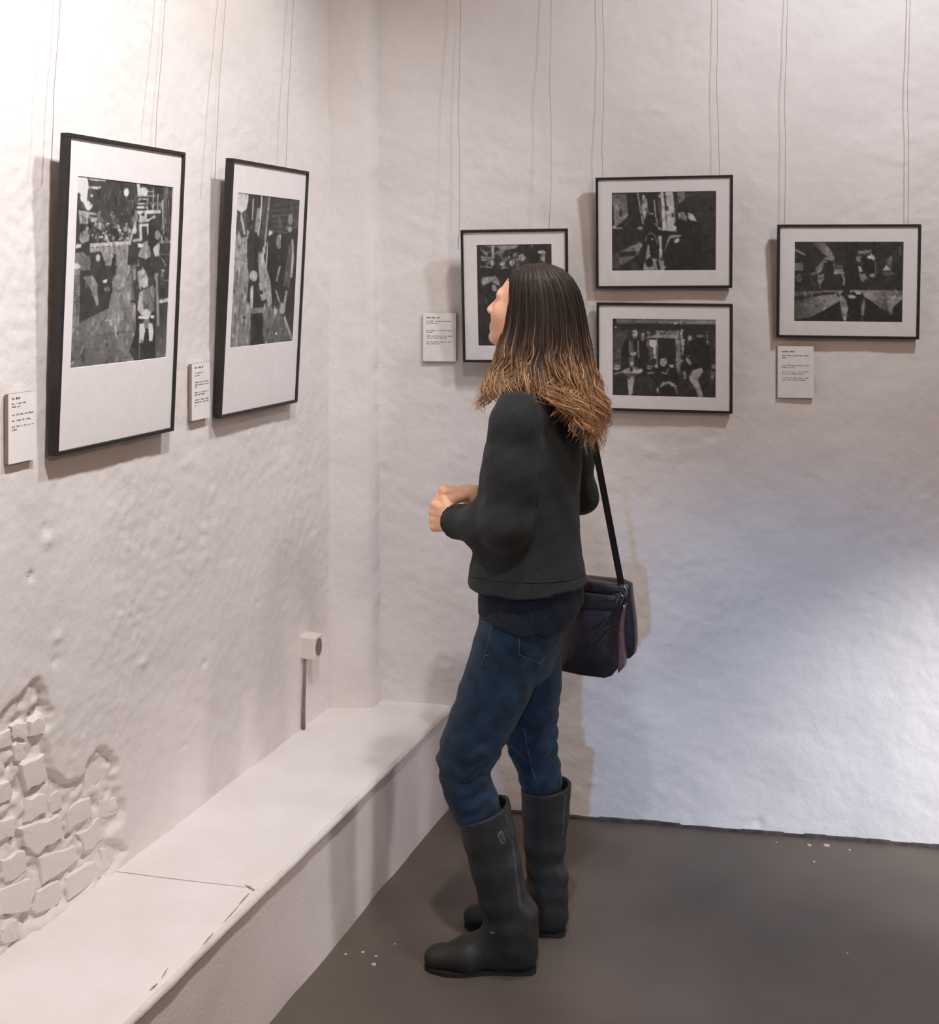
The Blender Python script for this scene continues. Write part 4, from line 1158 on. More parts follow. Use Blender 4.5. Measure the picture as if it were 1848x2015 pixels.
        for ax in range(3):
            o1, o2 = (ax + 1) % 3, (ax + 2) % 3
            s0 = [slice(None)] * 3; s1 = [slice(None)] * 3
            s0[ax] = slice(0, n[ax] - 1); s1[ax] = slice(1, n[ax])
            a = inside[tuple(s0)]; b = inside[tuple(s1)]
            E = np.argwhere(a != b)
            E = E[(E[:, o1] > 0) & (E[:, o2] > 0) & (E[:, o1] < n[o1] - 1) & (E[:, o2] < n[o2] - 1)]
            flip = a[E[:, 0], E[:, 1], E[:, 2]]
            def cell(d1, d2):
                q = E.copy(); q[:, o1] += d1; q[:, o2] += d2
                return idx[q[:, 0], q[:, 1], q[:, 2]]
            quad = np.stack([cell(-1, -1), cell(0, -1), cell(0, 0), cell(-1, 0)], -1)
            quad[~flip] = quad[~flip][:, ::-1]
            faces.append(quad)
        return V, np.concatenate(faces)


def _smooth_interp(x, xs, ys):
    """monotone-ish cubic interpolation"""
    xs = np.asarray(xs); ys = np.asarray(ys)
    m = np.gradient(ys, xs)
    i = np.clip(np.searchsorted(xs, x) - 1, 0, len(xs) - 2)
    h = xs[i + 1] - xs[i]; t = (x - xs[i]) / h
    return ((2 * t ** 3 - 3 * t ** 2 + 1) * ys[i] + (t ** 3 - 2 * t ** 2 + t) * h * m[i] + (-2 * t ** 3 + 3 * t ** 2) * ys[i + 1] + (t ** 3 - t ** 2) * h * m[i + 1])


def field_obj(name, F, mat, base, parent=None, **kw):
    V, Q = F.mesh()
    V = V - np.array(base)
    me = bpy.data.meshes.new(name)
    me.vertices.add(len(V)); me.vertices.foreach_set('co', V.astype(np.float32).ravel())
    me.loops.add(Q.size); me.loops.foreach_set('vertex_index', Q.astype(np.int32).ravel())
    me.polygons.add(len(Q)); me.polygons.foreach_set('loop_start', np.arange(0, Q.size, 4, dtype=np.int32))
    me.polygons.foreach_set('use_smooth', np.ones(len(Q), bool))
    me.update(calc_edges=True); me.validate()
    me.materials.append(mat)
    o = bpy.data.objects.new(name, me)
    COL.objects.link(o)
    return finish(o, parent, **kw)


A3 = lambda v: np.array(v, float)
BASE = np.array([0.10, 2.745, 0.0])
FW = A3((-.866, .5, 0)); LW = A3((-.5, -.866, 0)); UP = A3((0, 0, 1))         # chest: forward, her left, up

# key joints (pixel + distance)
L_SH = A3(PX(1016, 822, 2.62)); L_EL = A3(PX(1003, 1040, 2.585)); L_WR = A3(PX(900, 1026, 2.79))
R_SH = A3(PX(1102, 800, 2.90)); R_EL = A3(PX(1132, 975, 2.97)); R_WR = A3(PX(932, 979, 2.925))
L_HIP = A3(PX(1012, 1225, 2.69)); L_KN = A3(PX(914, 1505, 2.685)); L_AN = A3(PX(1000, 1815, 2.665))
R_HIP = A3(PX(1060, 1225, 2.83)); R_KN = A3(PX(1050, 1490, 2.845)); R_AN = A3(PX(1075, 1750, 2.815))
HC = A3(PX(1042, 602, 2.74)); NECK = A3(PX(1052, 745, 2.745))

# head axes
hy = math.radians(12)
HF = A3((-.90, .43, 0)); HF /= np.linalg.norm(HF)
HL = A3((-HF[1], HF[0], 0))
HF3 = HF * math.cos(hy) + UP * math.sin(hy); HU = UP * math.cos(hy) - HF * math.sin(hy)
HS = .93


def hp(f, l, h): return HC + (HF3 * f + HL * l + HU * h) * HS


def build_hand(B, W, D, N, S, curl, palm=.043):
    """W wrist, D hand direction, N back-of-hand normal, S towards the index side"""
    D, N, S = [v / np.linalg.norm(v) for v in (A3(D), A3(N), A3(S))]
    B.cone(W - D * .03, W + D * .02, .024, .025, .012)
    for s, r in ((.026, .016), (.010, .017), (-.008, .017), (-.024, .0155)):          # metacarpals make the palm
        B.cone(W + D * .012 + S * s * .7, W + D * .078 + S * s, .015, r * .76, .007)
    lens = {.029: (.036, .023, .018), .010: (.040, .026, .019), -.009: (.037, .024, .018), -.027: (.029, .019, .016)}
    for s, (l1, l2, l3) in lens.items():
        ang = 0.0
        p = W + D * (.084 - abs(s - .008) * .25) + S * s
        B.cone(p - D * .014 + N * .002, p + N * .0025, .0085, .0118, .004)
        for ln, a, r0, r1 in ((l1, curl[0], .0098, .0090), (l2, curl[1], .0090, .0082), (l3, curl[2], .0080, .0068)):
            ang += math.radians(a + s * 120)
            d = D * math.cos(ang) - N * math.sin(ang)
            q = p + d * ln
            B.cone(p, q, r0, r1, .003)
            p = q
    # thumb leaves the side of the palm
    t0 = W + D * .025 + S * .026; t1 = W + D * .060 + S * .044 - N * .014; t2 = W + D * .088 + S * .034 - N * .030; t3 = W + D * .098 + S * .014 - N * .040
    B.chain([t0, t1, t2, t3], [.014, .0115, .0105, .0085], .006)


# ---- body: one continuous surface
B = Field((-.22, 2.48, .02), (.42, 3.05, 1.70), .0036)
axH = (HF3, HL, HU)
B.ellipsoid(hp(-.010, 0, .018), axH, (.092 * HS, .074 * HS, .088 * HS), .0)
B.ellipsoid(hp(.032, 0, -.040), axH, (.056 * HS, .057 * HS, .080 * HS), .03)
for s in (1, -1):
    B.cone(hp(.000, .050 * s, -.055), hp(.066, .014 * s, -.100), .020 * HS, .016 * HS, .03)
    B.ellipsoid(hp(.058, .036 * s, -.036), axH, (.026, .026, .030), .02)
    B.ellipsoid(hp(-.016, .068 * s, -.018), axH, (.016, .007, .027), .006)
    B.cone(hp(.080, .012 * s, .016), hp(.070, .042 * s, .014), .011, .009, .014)
    B.ellipsoid(hp(.093, .030 * s, -.004), axH, (.012, .015, .010), .008, 'cut')
B.cone(hp(.066, 0, -.098), hp(.082, 0, -.104), .017, .012, .016)
B.cone(hp(.082, 0, .006), hp(.1075, 0, -.034), .0070, .0100, .012)
for s in (1, -1): B.ellipsoid(hp(.099, .0095 * s, -.038), axH, (.010, .0075, .0075), .006)
B.cone(hp(.085, .014, -.068), hp(.085, -.014, -.068), .0098, .0098, .007)
B.cone(hp(.084, .012, -.080), hp(.084, -.012, -.080), .0098, .0098, .006)
B.cone(hp(-.015, 0, -.075), NECK, .046, .046, .03)
B.cone(NECK, A3(PX(1055, 800, 2.75)), .046, .050, .03)
TC = A3(PX(1042, 900, 2.75))
B.column([(.80, TC[0] + .005, 2.755, .070, .105), (.95, TC[0], 2.75, .065, .095), (1.10, TC[0], 2.75, .070, .105), (1.25, TC[0], 2.75, .072, .120), (1.35, TC[0] + .01, 2.75, .045, .095)], FW, LW, .03)
for a, b, c in ((L_SH, L_EL, L_WR), (R_SH, R_EL, R_WR)):
    B.cone(a, b, .036, .030, .02); B.cone(b, c, .030, .025, .015)
for a, b, c in ((L_HIP, L_KN, L_AN), (R_HIP, R_KN, R_AN)):
    B.cone(a, b, .052, .034, .02); B.cone(b, c, .032, .022, .015)
    B.cone(c + A3((0, 0, -.03)), c + A3((-.06, .0, -.075)), .022, .018, .01)
build_hand(B, L_WR + A3((-.006, .010, 0)), (-.66, .75, -.03), (-.72, -.66, .1), (.05, .1, 1), (62, 78, 55))
B2 = Field(B.lo, B.lo + B.h * (B.n - 1), B.h)
B2.cone(R_WR + A3((.12, .01, -.005)), R_WR, .028, .025, .01)
build_hand(B2, R_WR + A3((0, .01, .006)), (-.93, -.10, .12), (.08, .1, 1), (.12, -1, 0), (60, 66, 50))
B.D = np.minimum(B.D, B2.D[:B.D.shape[0], :B.D.shape[1], :B.D.shape[2]])
del B2
person = field_obj('person', B, M['skin'], BASE, None, label='visitor in dark jacket, jeans and tall boots looking up at the photos', category='person')
person.location = BASE
del B
for s in (1, -1):
    bm = bmesh.new()
    bmesh.ops.create_uvsphere(bm, u_segments=16, v_segments=10, radius=.0118, matrix=Matrix.Translation(Vector(hp(.0700, .030 * s, -.004) - BASE)))
    bm_obj('eye', bm, M['eye'], person, smooth=True)

# ---- jacket
def folds(X, Y, Z):
    return (.0018 * np.sin(Z * 34 + X * 25 + 2.2 * np.sin(Y * 22 + Z * 9)) * np.sin(X * 23 + Y * 19 + Z * 7) + .0004 * np.sin(Z * 120 - X * 70 + Y * 50)).astype(np.float32)


J = Field((-.16, 2.42, .86), (.45, 3.10, 1.46), .0042)


def row(v, uL, uR, aL, Y=2.75, dz=0):
    """ellipse row whose outline spans uL..uR in the photo at height v"""
    z = PX(0, v, Y).z + dz
    c = PX((uL + uR) / 2, v, Y); ex = (uR - uL) / 2 * Y / FPX
    aF = math.sqrt(max(ex * ex - (aL * abs(LW[0])) ** 2, .004)) / abs(FW[0])
    return (z, c.x, Y, aF, aL)


J.column([row(1143, 921, 1157, .168), row(1120, 924, 1153, .164), row(1080, 929, 1146, .158), row(1030, 935, 1143, .156), row(980, 939, 1143, .160), row(920, 944, 1150, .168),
          row(860, 958, 1150, .172), row(815, 975, 1140, .165), row(785, 995, 1128, .125)], FW, LW, .0)
J.cone(A3(PX(1052, 790, 2.75)), A3(PX(1050, 752, 2.745)), .070, .058, .05)
J.cone(A3(PX(1052, 796, 2.75)), L_SH + A3((.008, .0, .008)), .052, .046, .045)
J.cone(A3(PX(1060, 796, 2.76)), R_SH + A3((0, 0, .004)), .055, .050, .045)
J.chain([L_SH + A3((.0, .006, -.003)), L_SH * .5 + L_EL * .5 + A3((-.002, .006, 0)), L_EL + A3((-.008, .010, .006))], [.049, .048, .045], .045)
J.chain([L_EL + A3((-.008, .010, .004)), L_EL * .5 + L_WR * .5 + A3((0, 0, -.002)), L_WR], [.045, .046, .0435], .035)
J.chain([R_SH, R_SH * .45 + R_EL * .55 + A3((.012, 0, 0)), R_EL + A3((.012, 0, .0))], [.054, .050, .046], .03)
J.chain([R_EL + A3((.01, 0, 0)), R_WR + A3((.06, 0, -.008))], [.044, .036], .03)
J.displace(folds)
# the cuff and hem are open
d = (L_WR - L_EL) / np.linalg.norm(L_WR - L_EL)
J.cone(L_WR - d * .030, L_WR + d * .05, .0375, .044, .0, 'cut')
hem_c = A3(PX(1039, 1150, 2.75))
J.ellipsoid(hem_c + A3((0, 0, -.01)), (FW, LW, UP), (.120, .150, .03), .0, 'cut')
jacket = field_obj('jacket', J, M['jacket'], BASE, person, label='short black jacket')
del J

# ---- longer top showing under the jacket
S = Field((-.08, 2.50, .74), (.38, 3.0, 1.06), .0045)
S.column([row(1250, 948, 1122, .140, 2.755), row(1225, 940, 1133, .150, 2.755), row(1190, 941, 1148, .152, 2.755), row(1150, 942, 1150, .148, 2.755), row(1100, 943, 1146, .140, 2.755), row(1040, 945, 1130, .13, 2.755)], FW, LW, .0)
sl, X, Y, Z = S.sub(S.lo, S.lo + S.h * S.n)
zc = .830 - .042 * np.clip((X - .02) / .22, -.2, 1.3) + .004 * np.sin(X * 60 + Y * 40)
S.D = np.maximum(S.D, (zc - Z).astype(np.float32))
S.displace(lambda X, Y, Z: (.0022 * np.sin(Z * 70 + X * 60) * np.sin(X * 40 + Y * 55)).astype(np.float32))
shirt = field_obj('shirt', S, M['shirt'], BASE, person, label='navy top hanging below the jacket')
del S

# ---- jeans
Jn = Field((-.16, 2.52, .26), (.36, 3.02, .96), .0042)
Jn.column([row(1330, 925, 1080, .105, 2.745), row(1290, 925, 1100, .135, 2.75), row(1250, 932, 1115, .150, 2.755), row(1210, 942, 1130, .148, 2.755), row(1150, 950, 1140, .14, 2.755)], FW, LW, .0)


def leg(Fd, rows, Y0, k=.03):
    """rows (v, uL, uR, Y): leg outline in the photo"""
    rr = []
    for v, a, b, Y in rows:
        c = PX((a + b) / 2, v, Y); r = (b - a) / 2 * Y / FPX
        rr.append((A3(c), r))
    for (p, r), (q, s) in zip(rr, rr[1:]):
        Fd.cone(p, q, r, s, .006)
    return rr


LEFT_LEG = [(1290, 928, 1068, 2.705), (1340, 912, 1050, 2.70), (1380, 898, 1030, 2.695), (1420, 885, 1008, 2.69), (1460, 869, 988, 2.685), (1495, 861, 970, 2.685), (1530, 866, 966, 2.683), (1560, 877, 972, 2.68), (1585, 889, 984, 2.68), (1608, 905, 988, 2.678), (1640, 922, 996, 2.676), (1680, 932, 1000, 2.675)]
RIGHT_LEG = [(1290, 1000, 1106, 2.80), (1350, 992, 1104, 2.82), (1400, 990, 1098, 2.835), (1450, 993, 1096, 2.84), (1490, 1010, 1098, 2.845), (1530, 1022, 1106, 2.845), (1552, 1034, 1104, 2.842), (1580, 1042, 1100, 2.84), (1640, 1042, 1098, 2.835)]
leg(Jn, LEFT_LEG, 0); leg(Jn, RIGHT_LEG, 0)


def jean_folds(X, Y, Z):
    near = np.exp(-((Z - .46) / .10) ** 2)
    zz = Z + .25 * (X + .0)
    a = near * .0042 * np.sin(zz * 150 + 3 * np.sin(X * 40 + Y * 25)) * (.6 + .4 * np.sin(X * 60 + 1))
    b = .0015 * np.sin(Z * 60 + X * 90 + Y * 40) * np.sin(X * 50 - Z * 30)
    return (a + b).astype(np.float32)


Jn.displace(jean_folds)
jeans = field_obj('jeans', Jn, M['denim'], BASE, person, label='dark blue denim jeans')
del Jn


# ---- boots
def make_boot(shaft, foot, heel_u, toe_u, Yh, Yt, name_label, top_v, wobble):
    """shaft rows (v,uL,uR,Y) top to ankle; foot given by heel/toe pixels on the floor"""
    c = [A3(PX((a + b) / 2, v, Y)) for v, a, b, Y in shaft]; r = [(b - a) / 2 * Y / FPX for v, a, b, Y in shaft]
    heel = A3((PX(heel_u, 0, Yh).x, Yh, 0)); toe = A3((PX(toe_u, 0, Yt).x, Yt, 0))
    lo = np.minimum(np.min(c, 0), np.minimum(heel, toe)) - .09; hi = np.max(c, 0) + .09; hi = np.maximum(hi, np.maximum(heel, toe) + .07)
    lo[2] = -.012
    Fd = Field(lo, hi, .0036)
    for p, q, s, t in zip(c, c[1:], r, r[1:]): Fd.cone(p, q, s, t, .008)
    d = toe - heel; L = np.linalg.norm(d); d /= L; w = A3((-d[1], d[0], 0))
    pt = lambda f, z, o=0: heel + d * (L * f) + UP * z + w * o
    Fd.cone(pt(.14, .055), pt(.14, .13), .036, .040, .03)
    Fd.cone(pt(.13, .034), pt(.30, .040), .033, .034, .02)
    Fd.cone(pt(.26, .088), pt(.55, .046), .038, .031, .03)
    Fd.cone(pt(.30, .038), pt(.62, .034), .034, .037, .02)
    for o in (-.012, .014):
        Fd.cone(pt(.60, .032, o), pt(.88, .024, o * .6), .030, .020, .02)
    Fd.cone(pt(.85, .024), pt(.915, .023), .024, .020, .015)
    Fd.displace(lambda X, Y, Z: (wobble * np.exp(-((Z - .13) / .07) ** 2) * np.sin(Z * 110 + 1.5 * np.sin(X * 30 + Y * 20)) + wobble * .5 * np.sin(X * 60 + Y * 50 + Z * 14)).astype(np.float32))
    # flat underside, open top
    sl, X, Y, Z = Fd.sub(Fd.lo, Fd.lo + Fd.h * Fd.n)
    Fd.D = np.maximum(Fd.D, (.006 - Z).astype(np.float32))
    a = c[0]; u = (c[0] - c[1]) / np.linalg.norm(c[0] - c[1])
    slope = A3((1, 0, 0)) * .22
    nrm = u - slope * 0 + A3((-.16, 0, 0)); nrm /= np.linalg.norm(nrm)
    Fd.D = np.maximum(Fd.D, ((X - a[0]) * nrm[0] + (Y - a[1]) * nrm[1] + (Z - a[2]) * nrm[2]).astype(np.float32))
    Fd.cone(c[0] - u * .012, c[0] + u * .08, r[0] - .010, r[0] - .006, .0, 'cut')
    b = field_obj('boot', Fd, M['boot'], BASE, person, label=name_label)
    # sole
    bm = bmesh.new()
    prof = [(.01, .018), (.05, .028), (.2, .031), (.38, .028), (.55, .035), (.70, .042), (.82, .038), (.93, .026), (.985, .012)]
    outline = [pt(f, 0, o) for f, o in prof] + [pt(f, 0, -o) for f, o in prof[::-1]]
    lo_ = [bm.verts.new(Vector(q - BASE) + Vector((0, 0, .0))) for q in outline]; hi_ = [bm.verts.new(Vector(q - BASE) + Vector((0, 0, .010))) for q in outline]
    n = len(outline)
    for k in range(n): bm.faces.new((lo_[k], lo_[(k + 1) % n], hi_[(k + 1) % n], hi_[k]))
    bm.faces.new(hi_); bm.faces.new(lo_[::-1])
    bmesh.ops.recalc_face_normals(bm, faces=bm.faces)
    bm_obj('sole', bm, M['sole'], b)
    return b


boot_l = make_boot([(1592, 897, 1006, 2.678), (1640, 910, 1014, 2.675), (1700, 926, 1025, 2.67), (1760, 942, 1036, 2.668), (1810, 958, 1046, 2.666), (1845, 965, 1050, 2.664)], None, 1057, 833, 2.664, 2.672, 'near black knee-high boot', 1592, .0011)
boot_r = make_boot([(1545, 1025, 1124, 2.84), (1600, 1028, 1119, 2.838), (1660, 1031, 1113, 2.83), (1710, 1036, 1107, 2.825), (1755, 1044, 1104, 2.82), (1785, 1045, 1108, 2.815)], None, 1115, 912, 2.812, 2.845, 'far black knee-high boot', 1545, .0016)

# ---- details laid onto garments (found by looking from the camera onto the surface)
def surface(o):
    me = o.data
    bvh = BVHTree.FromPolygons([v.co for v in me.vertices], [tuple(p.vertices) for p in me.polygons])
    off = Vector(BASE)
    def hit(u, v):
        org = Vector((0, 0, EYE)) - off
        r = Vector(((u - CU) / FPX, 1, -(v - CV) / FPX)).normalized()
        loc_, nrm, i, dist = bvh.ray_cast(org, r)
        return loc_, nrm
    return hit


def seam(hit, pts, r, name, mat, parent, step=6, lift=.0006):
    bm = bmesh.new()
    path = []
    for a, b in zip(pts, pts[1:]):
        n = max(2, int(math.hypot(b[0] - a[0], b[1] - a[1]) / step))
        for i in range(n + 1):
            q = hit(a[0] + (b[0] - a[0]) * i / n, a[1] + (b[1] - a[1]) * i / n)
            if q[0] is not None: path.append(q[0] + q[1] * lift)
    if len(path) < 2: return None
    add_tube(bm, path, r, 5)
    return bm_obj(name, bm, mat, parent, smooth=True)


def patch(hit, poly, name, mat, parent, lift=.0016, step=5):
    """thin raised patch on a surface, outline in photo pixels (4 corners)"""
    a, b, c, d = [np.array(q, float) for q in poly]
    nu = max(2, int(np.linalg.norm(b - a) / step)); nv = max(2, int(np.linalg.norm(d - a) / step))
    verts, faces, ok = [], [], True
    for i in range(nu + 1):
        for j in range(nv + 1):
            s, t = i / nu, j / nv
            q = a * (1 - s) * (1 - t) + b * s * (1 - t) + c * s * t + d * (1 - s) * t
            p, n = hit(*q)
            if p is None: return None
            edge = i in (0, nu) or j in (0, nv)
            verts.append(p + n * (lift if not edge else -.001))
    m = nv + 1
    for i in range(nu):
        for j in range(nv): faces.append((i * m + j, (i + 1) * m + j, (i + 1) * m + j + 1, i * m + j + 1))
    return mesh_obj(name, verts, faces, mat, parent, smooth=True)


hj = surface(jeans)
pocket = patch(hj, [(1022, 1246), (1104, 1248), (1062, 1306), (1020, 1288)], 'back_pocket', M['denim'], jeans, .0022)
for pts in ([(1023, 1240), (1021, 1288)], [(1021, 1288), (1061, 1306)], [(1026, 1283), (1062, 1299)], [(1061, 1306), (1108, 1254)],
            [(968, 1230), (962, 1262), (954, 1288)], [(954, 1288), (966, 1292)], [(945, 1222), (982, 1232)], [(954, 1290), (944, 1315)],
            [(1030, 1430), (1038, 1470), (1046, 1510), (1056, 1540)]):
    seam(hj, pts, .0008, 'stitching', M['stitch'], jeans)
hb = surface(boot_l)
patch(hb, [(1002, 1650), (1014, 1650), (1032, 1790), (1018, 1790)], 'shine_strip', M['boot_panel'], boot_l, .0012)  # seam strip up the shaft with its shine painted in
patch(hb, [(990, 1600), (1001, 1598), (1006, 1625), (996, 1628)], 'pull_tab', M['boot_panel'], boot_l, .0012)
patch(hb, [(981, 1638), (988, 1636), (993, 1656), (986, 1660)], 'shield_tag', M['boot_panel'], boot_l, .0012, 2)
seam(hb, [(980, 1642), (986, 1636), (989, 1638), (994, 1657), (987, 1660), (982, 1650), (980, 1642)], .0007, 'tag_rim', M['tag'], boot_l, 2)
patch(hb, [(963, 1832), (974, 1834), (973, 1839), (964, 1837)], 'metal_tag', M['tag'], boot_l, .0015, 2)
hb2 = surface(boot_r)
patch(hb2, [(1108, 1560), (1118, 1560), (1112, 1650), (1102, 1650)], 'shine_strip', M['boot_panel'], boot_r, .0012)
hk = surface(jacket)
seam(hk, [(1088, 790), (1078, 850), (1064, 920), (1056, 1000), (1050, 1060)], .0010, 'armhole_seam', M['jacket'], jacket)
seam(hk, [(924, 1134), (980, 1143), (1050, 1147), (1110, 1143), (1155, 1130)], .0011, 'hem_seam', M['jacket'], jacket)
# ------------------------------------------------------------------ hair
HV = np.array([519, 524, 532, 548, 572, 602, 642, 682, 722, 762, 802, 842, 876], float)
HLft = np.array([1046, 1022, 1010, 1003, 1000, 997, 992, 983, 972, 960, 952, 955, 960], float)
HRgt = np.array([1074, 1092, 1108, 1124, 1137, 1145, 1152, 1158, 1164, 1174, 1182, 1180, 1170], float)
HYc = np.array([2.742, 2.742, 2.742, 2.742, 2.742, 2.742, 2.740, 2.735, 2.728, 2.718, 2.712, 2.705, 2.70], float)
HB = np.array([.020, .050, .066, .082, .092, .097, .099, .098, .100, .104, .106, .104, .10], float)


def hull(v, th, rho=1.0):
    """point on the hair volume at photo height v, azimuth th (0 right, -90 towards camera, 180 left)"""
    i = lambda a: np.interp(v, HV, a)
    Yc = i(HYc); L, R = i(HLft), i(HRgt)
    cx = ((L + R) / 2 - CU) * Yc / FPX; a = (R - L) / 2 * Yc / FPX
    return np.array([cx + a * rho * math.cos(th), Yc + i(HB) * rho * math.copysign(abs(math.sin(th)) ** .75, math.sin(th)), EYE - (v - CV) * Yc / FPX])


def v_end(th, rnd):
    d = math.degrees(th)
    # ends: front left lock, side over the shoulder, long back
    e = np.interp(d, [-182, -160, -140, -100, -84, -66, -50, -35, -12, 12, 40, 90, 140], [806, 800, 776, 770, 790, 822, 854, 876, 872, 850, 815, 780, 765])
    return float(e) + rnd.choice((rnd.uniform(-60, 0), rnd.uniform(-20, 14)))


def hair_color(v, k, j):
    """brown roots to golden ends"""
    t = np.clip((v - 652 + k * 60) / 140, 0, 1); t = t * t * (3 - 2 * t)
    root = np.array([52, 42, 37.]); mid = np.array([94, 71, 55.]); tip = np.array([190, 147, 110.])
    c = root * (1 - t) * (1 - t) + mid * 2 * t * (1 - t) + tip * t * t
    c = c * (1 + .22 * j)
    return srgb(*np.clip(c, 5, 250))


def make_hair():
    rnd = random.Random(5)
    CLUMP = [(rnd.uniform(0, 6.28), rnd.uniform(.75, 1.25), rnd.uniform(.10, .24)) for _ in range(24)]
    verts, faces, cols = [], [], []

    def lock(th0, rho, width, n, sides, flat, wave, streak, vlen=1.0, vstart=519.5, frizz=0.0):
        ve = 519 + (v_end(th0, rnd) - 519) * vlen
        cl = int((math.degrees(th0) + 190) / 17)                 # neighbouring locks curl together
        ph = CLUMP[cl][0] + rnd.gauss(0, .45); fr = CLUMP[cl][1] * rnd.uniform(.92, 1.08); drift = rnd.uniform(-.08, .08)
        ca = CLUMP[cl][2]
        flip = rnd.uniform(.3, 1.0)
        path, vs = [], []
        for i in range(n):
            t = i / (n - 1)
            v = vstart + (ve - vstart) * (t ** 1.5 * .75 + t * .25)
            amp = np.clip((v - 650) / 130, 0, 1) ** 1.4
            ww = (v - 600) / 78 * fr * 6.283 + ph
            th = th0 + drift * t + amp * ca * math.sin(ww) + wave * amp * 3 * math.sin(ww * 1.7 + rnd.random())
            rr = rho + amp * .08 * math.cos(ww) + wave * amp * 3
            p = hull(v, th, rr)
            d = math.degrees(th0)
            if d < -140 and v > 735:        # front lock flips outwards to the left
                k = (v - 735) / 70
                p = p + np.array([-.012 * k * k * 1.2 * flip, -.004 * k, .010 * k * k * flip])
            if frizz: p = p + np.array([rnd.gauss(0, 1), rnd.gauss(0, 1), 0]) * frizz * t
            path.append(Vector(p)); vs.append(v)
        rings = []
        j = rnd.uniform(-1, 1)
        ctr = Vector((hull(600, 0, 0)[0], 2.742, 0))
        for i, p in enumerate(path):
            d = (path[min(i + 1, n - 1)] - path[max(i - 1, 0)]).normalized()
            c = Vector((p.x - ctr.x, p.y - ctr.y, 0.0001))
            out = (c - d * c.dot(d)).normalized()
            side = d.cross(out)
            t = i / (n - 1)
            w = width * (min(1, .25 + t * 4) if t < .3 else 1) * (1 - max(0, t - .7) / .3 * .85)
            base = len(verts)
            for k in range(sides):
                a = 2 * math.pi * k / sides
                verts.append(p + side * math.cos(a) * w + out * math.sin(a) * w * flat - Vector(BASE))
                cols.append(hair_color(vs[i], streak, j + .25 * math.sin(k * 2.1 + i * .7)))
            rings.append(base)
        for r0, r1 in zip(rings, rings[1:]):
            for k in range(sides):
                faces.append((r0 + k, r0 + (k + 1) % sides, r1 + (k + 1) % sides, r1 + k))
        faces.append([rings[-1] + k for k in range(sides)])

    # inner volume
    TH = np.linspace(math.radians(-178), math.radians(122), 44)
    VV = np.concatenate([np.linspace(520, 560, 8), np.linspace(575, 785, 14)])
    b0 = len(verts)
    for v in VV:
        for th in TH:
            e = v_end(th, random.Random(1)) - 14
            p = hull(min(v, e), th, .90 if v < 720 else .84)
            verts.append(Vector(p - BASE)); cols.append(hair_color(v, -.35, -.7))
    m = len(TH)
    for i in range(len(VV) - 1):
        for k in range(m - 1):
            faces.append((b0 + i * m + k, b0 + i * m + k + 1, b0 + (i + 1) * m + k + 1, b0 + (i + 1) * m + k))
    top = len(verts); verts.append(Vector(hull(519, 0, 0) - BASE)); cols.append(hair_color(519, 0, -.5))
    for k in range(m - 1): faces.append((top, b0 + k, b0 + k + 1))
    # broad locks
    for i in range(300):
        th = math.radians(rnd.uniform(-180, 128))
        lock(th, rnd.uniform(.93, 1.0), rnd.uniform(.0050, .0095), 26, 6, .45, rnd.uniform(.006, .016), rnd.choice((-.5, -.1, .1, .3, .8)))
    # visible camera side gets finer locks
    for i in range(560):
        th = math.radians(rnd.uniform(-180, 20))
        lock(th, rnd.uniform(.97, 1.035), rnd.uniform(.0012, .0030), 30, 5, .6, rnd.uniform(.012, .040), rnd.choice((-.4, 0, .3, .6, 1.1)))
    # stray hairs
    for i in range(380):
        th = math.radians(rnd.uniform(-182, 60))
        lock(th, rnd.uniform(.99, 1.06), rnd.uniform(.0005, .0009), 18, 3, 1, rnd.uniform(.015, .035), rnd.choice((0, .4, .9)), rnd.uniform(.9, 1.04), frizz=.0012)
    o = mesh_obj('hair', verts, faces, M['hair'], person, smooth=True, label='long brown hair fading to golden wavy ends')
    at = o.data.color_attributes.new('Col', 'FLOAT_COLOR', 'POINT')
    at.data.foreach_set('color', np.array(cols, np.float32).ravel())
    return o


make_hair()

# ------------------------------------------------------------------ shoulder bag
BY = 2.95
bag_base = PX(1165, 1335, BY)
bag = empty('shoulder_bag', bag_base, label='dark leather shoulder bag hanging behind the visitor from a long strap', category='bag')
# bag axes: width runs to the right and a little nearer, thickness away from the camera
bw = Vector((.93, -.36, 0)).normalized(); bd = Vector((.36, .93, 0)).normalized(); bu = Vector((0, 0, 1))


def bpt(u, v, depth=0.0):
    """photo pixel on the bag's front plane, pushed back by depth"""
    p0 = PX(1165, 1240, BY); n = -bd
    r = Vector(((u - CU) / FPX, 1, -(v - CV) / FPX)); o = Vector((0, 0, EYE))
    k = (p0 - o).dot(n) / r.dot(n)
    return o + r * k + bd * depth - bag_base


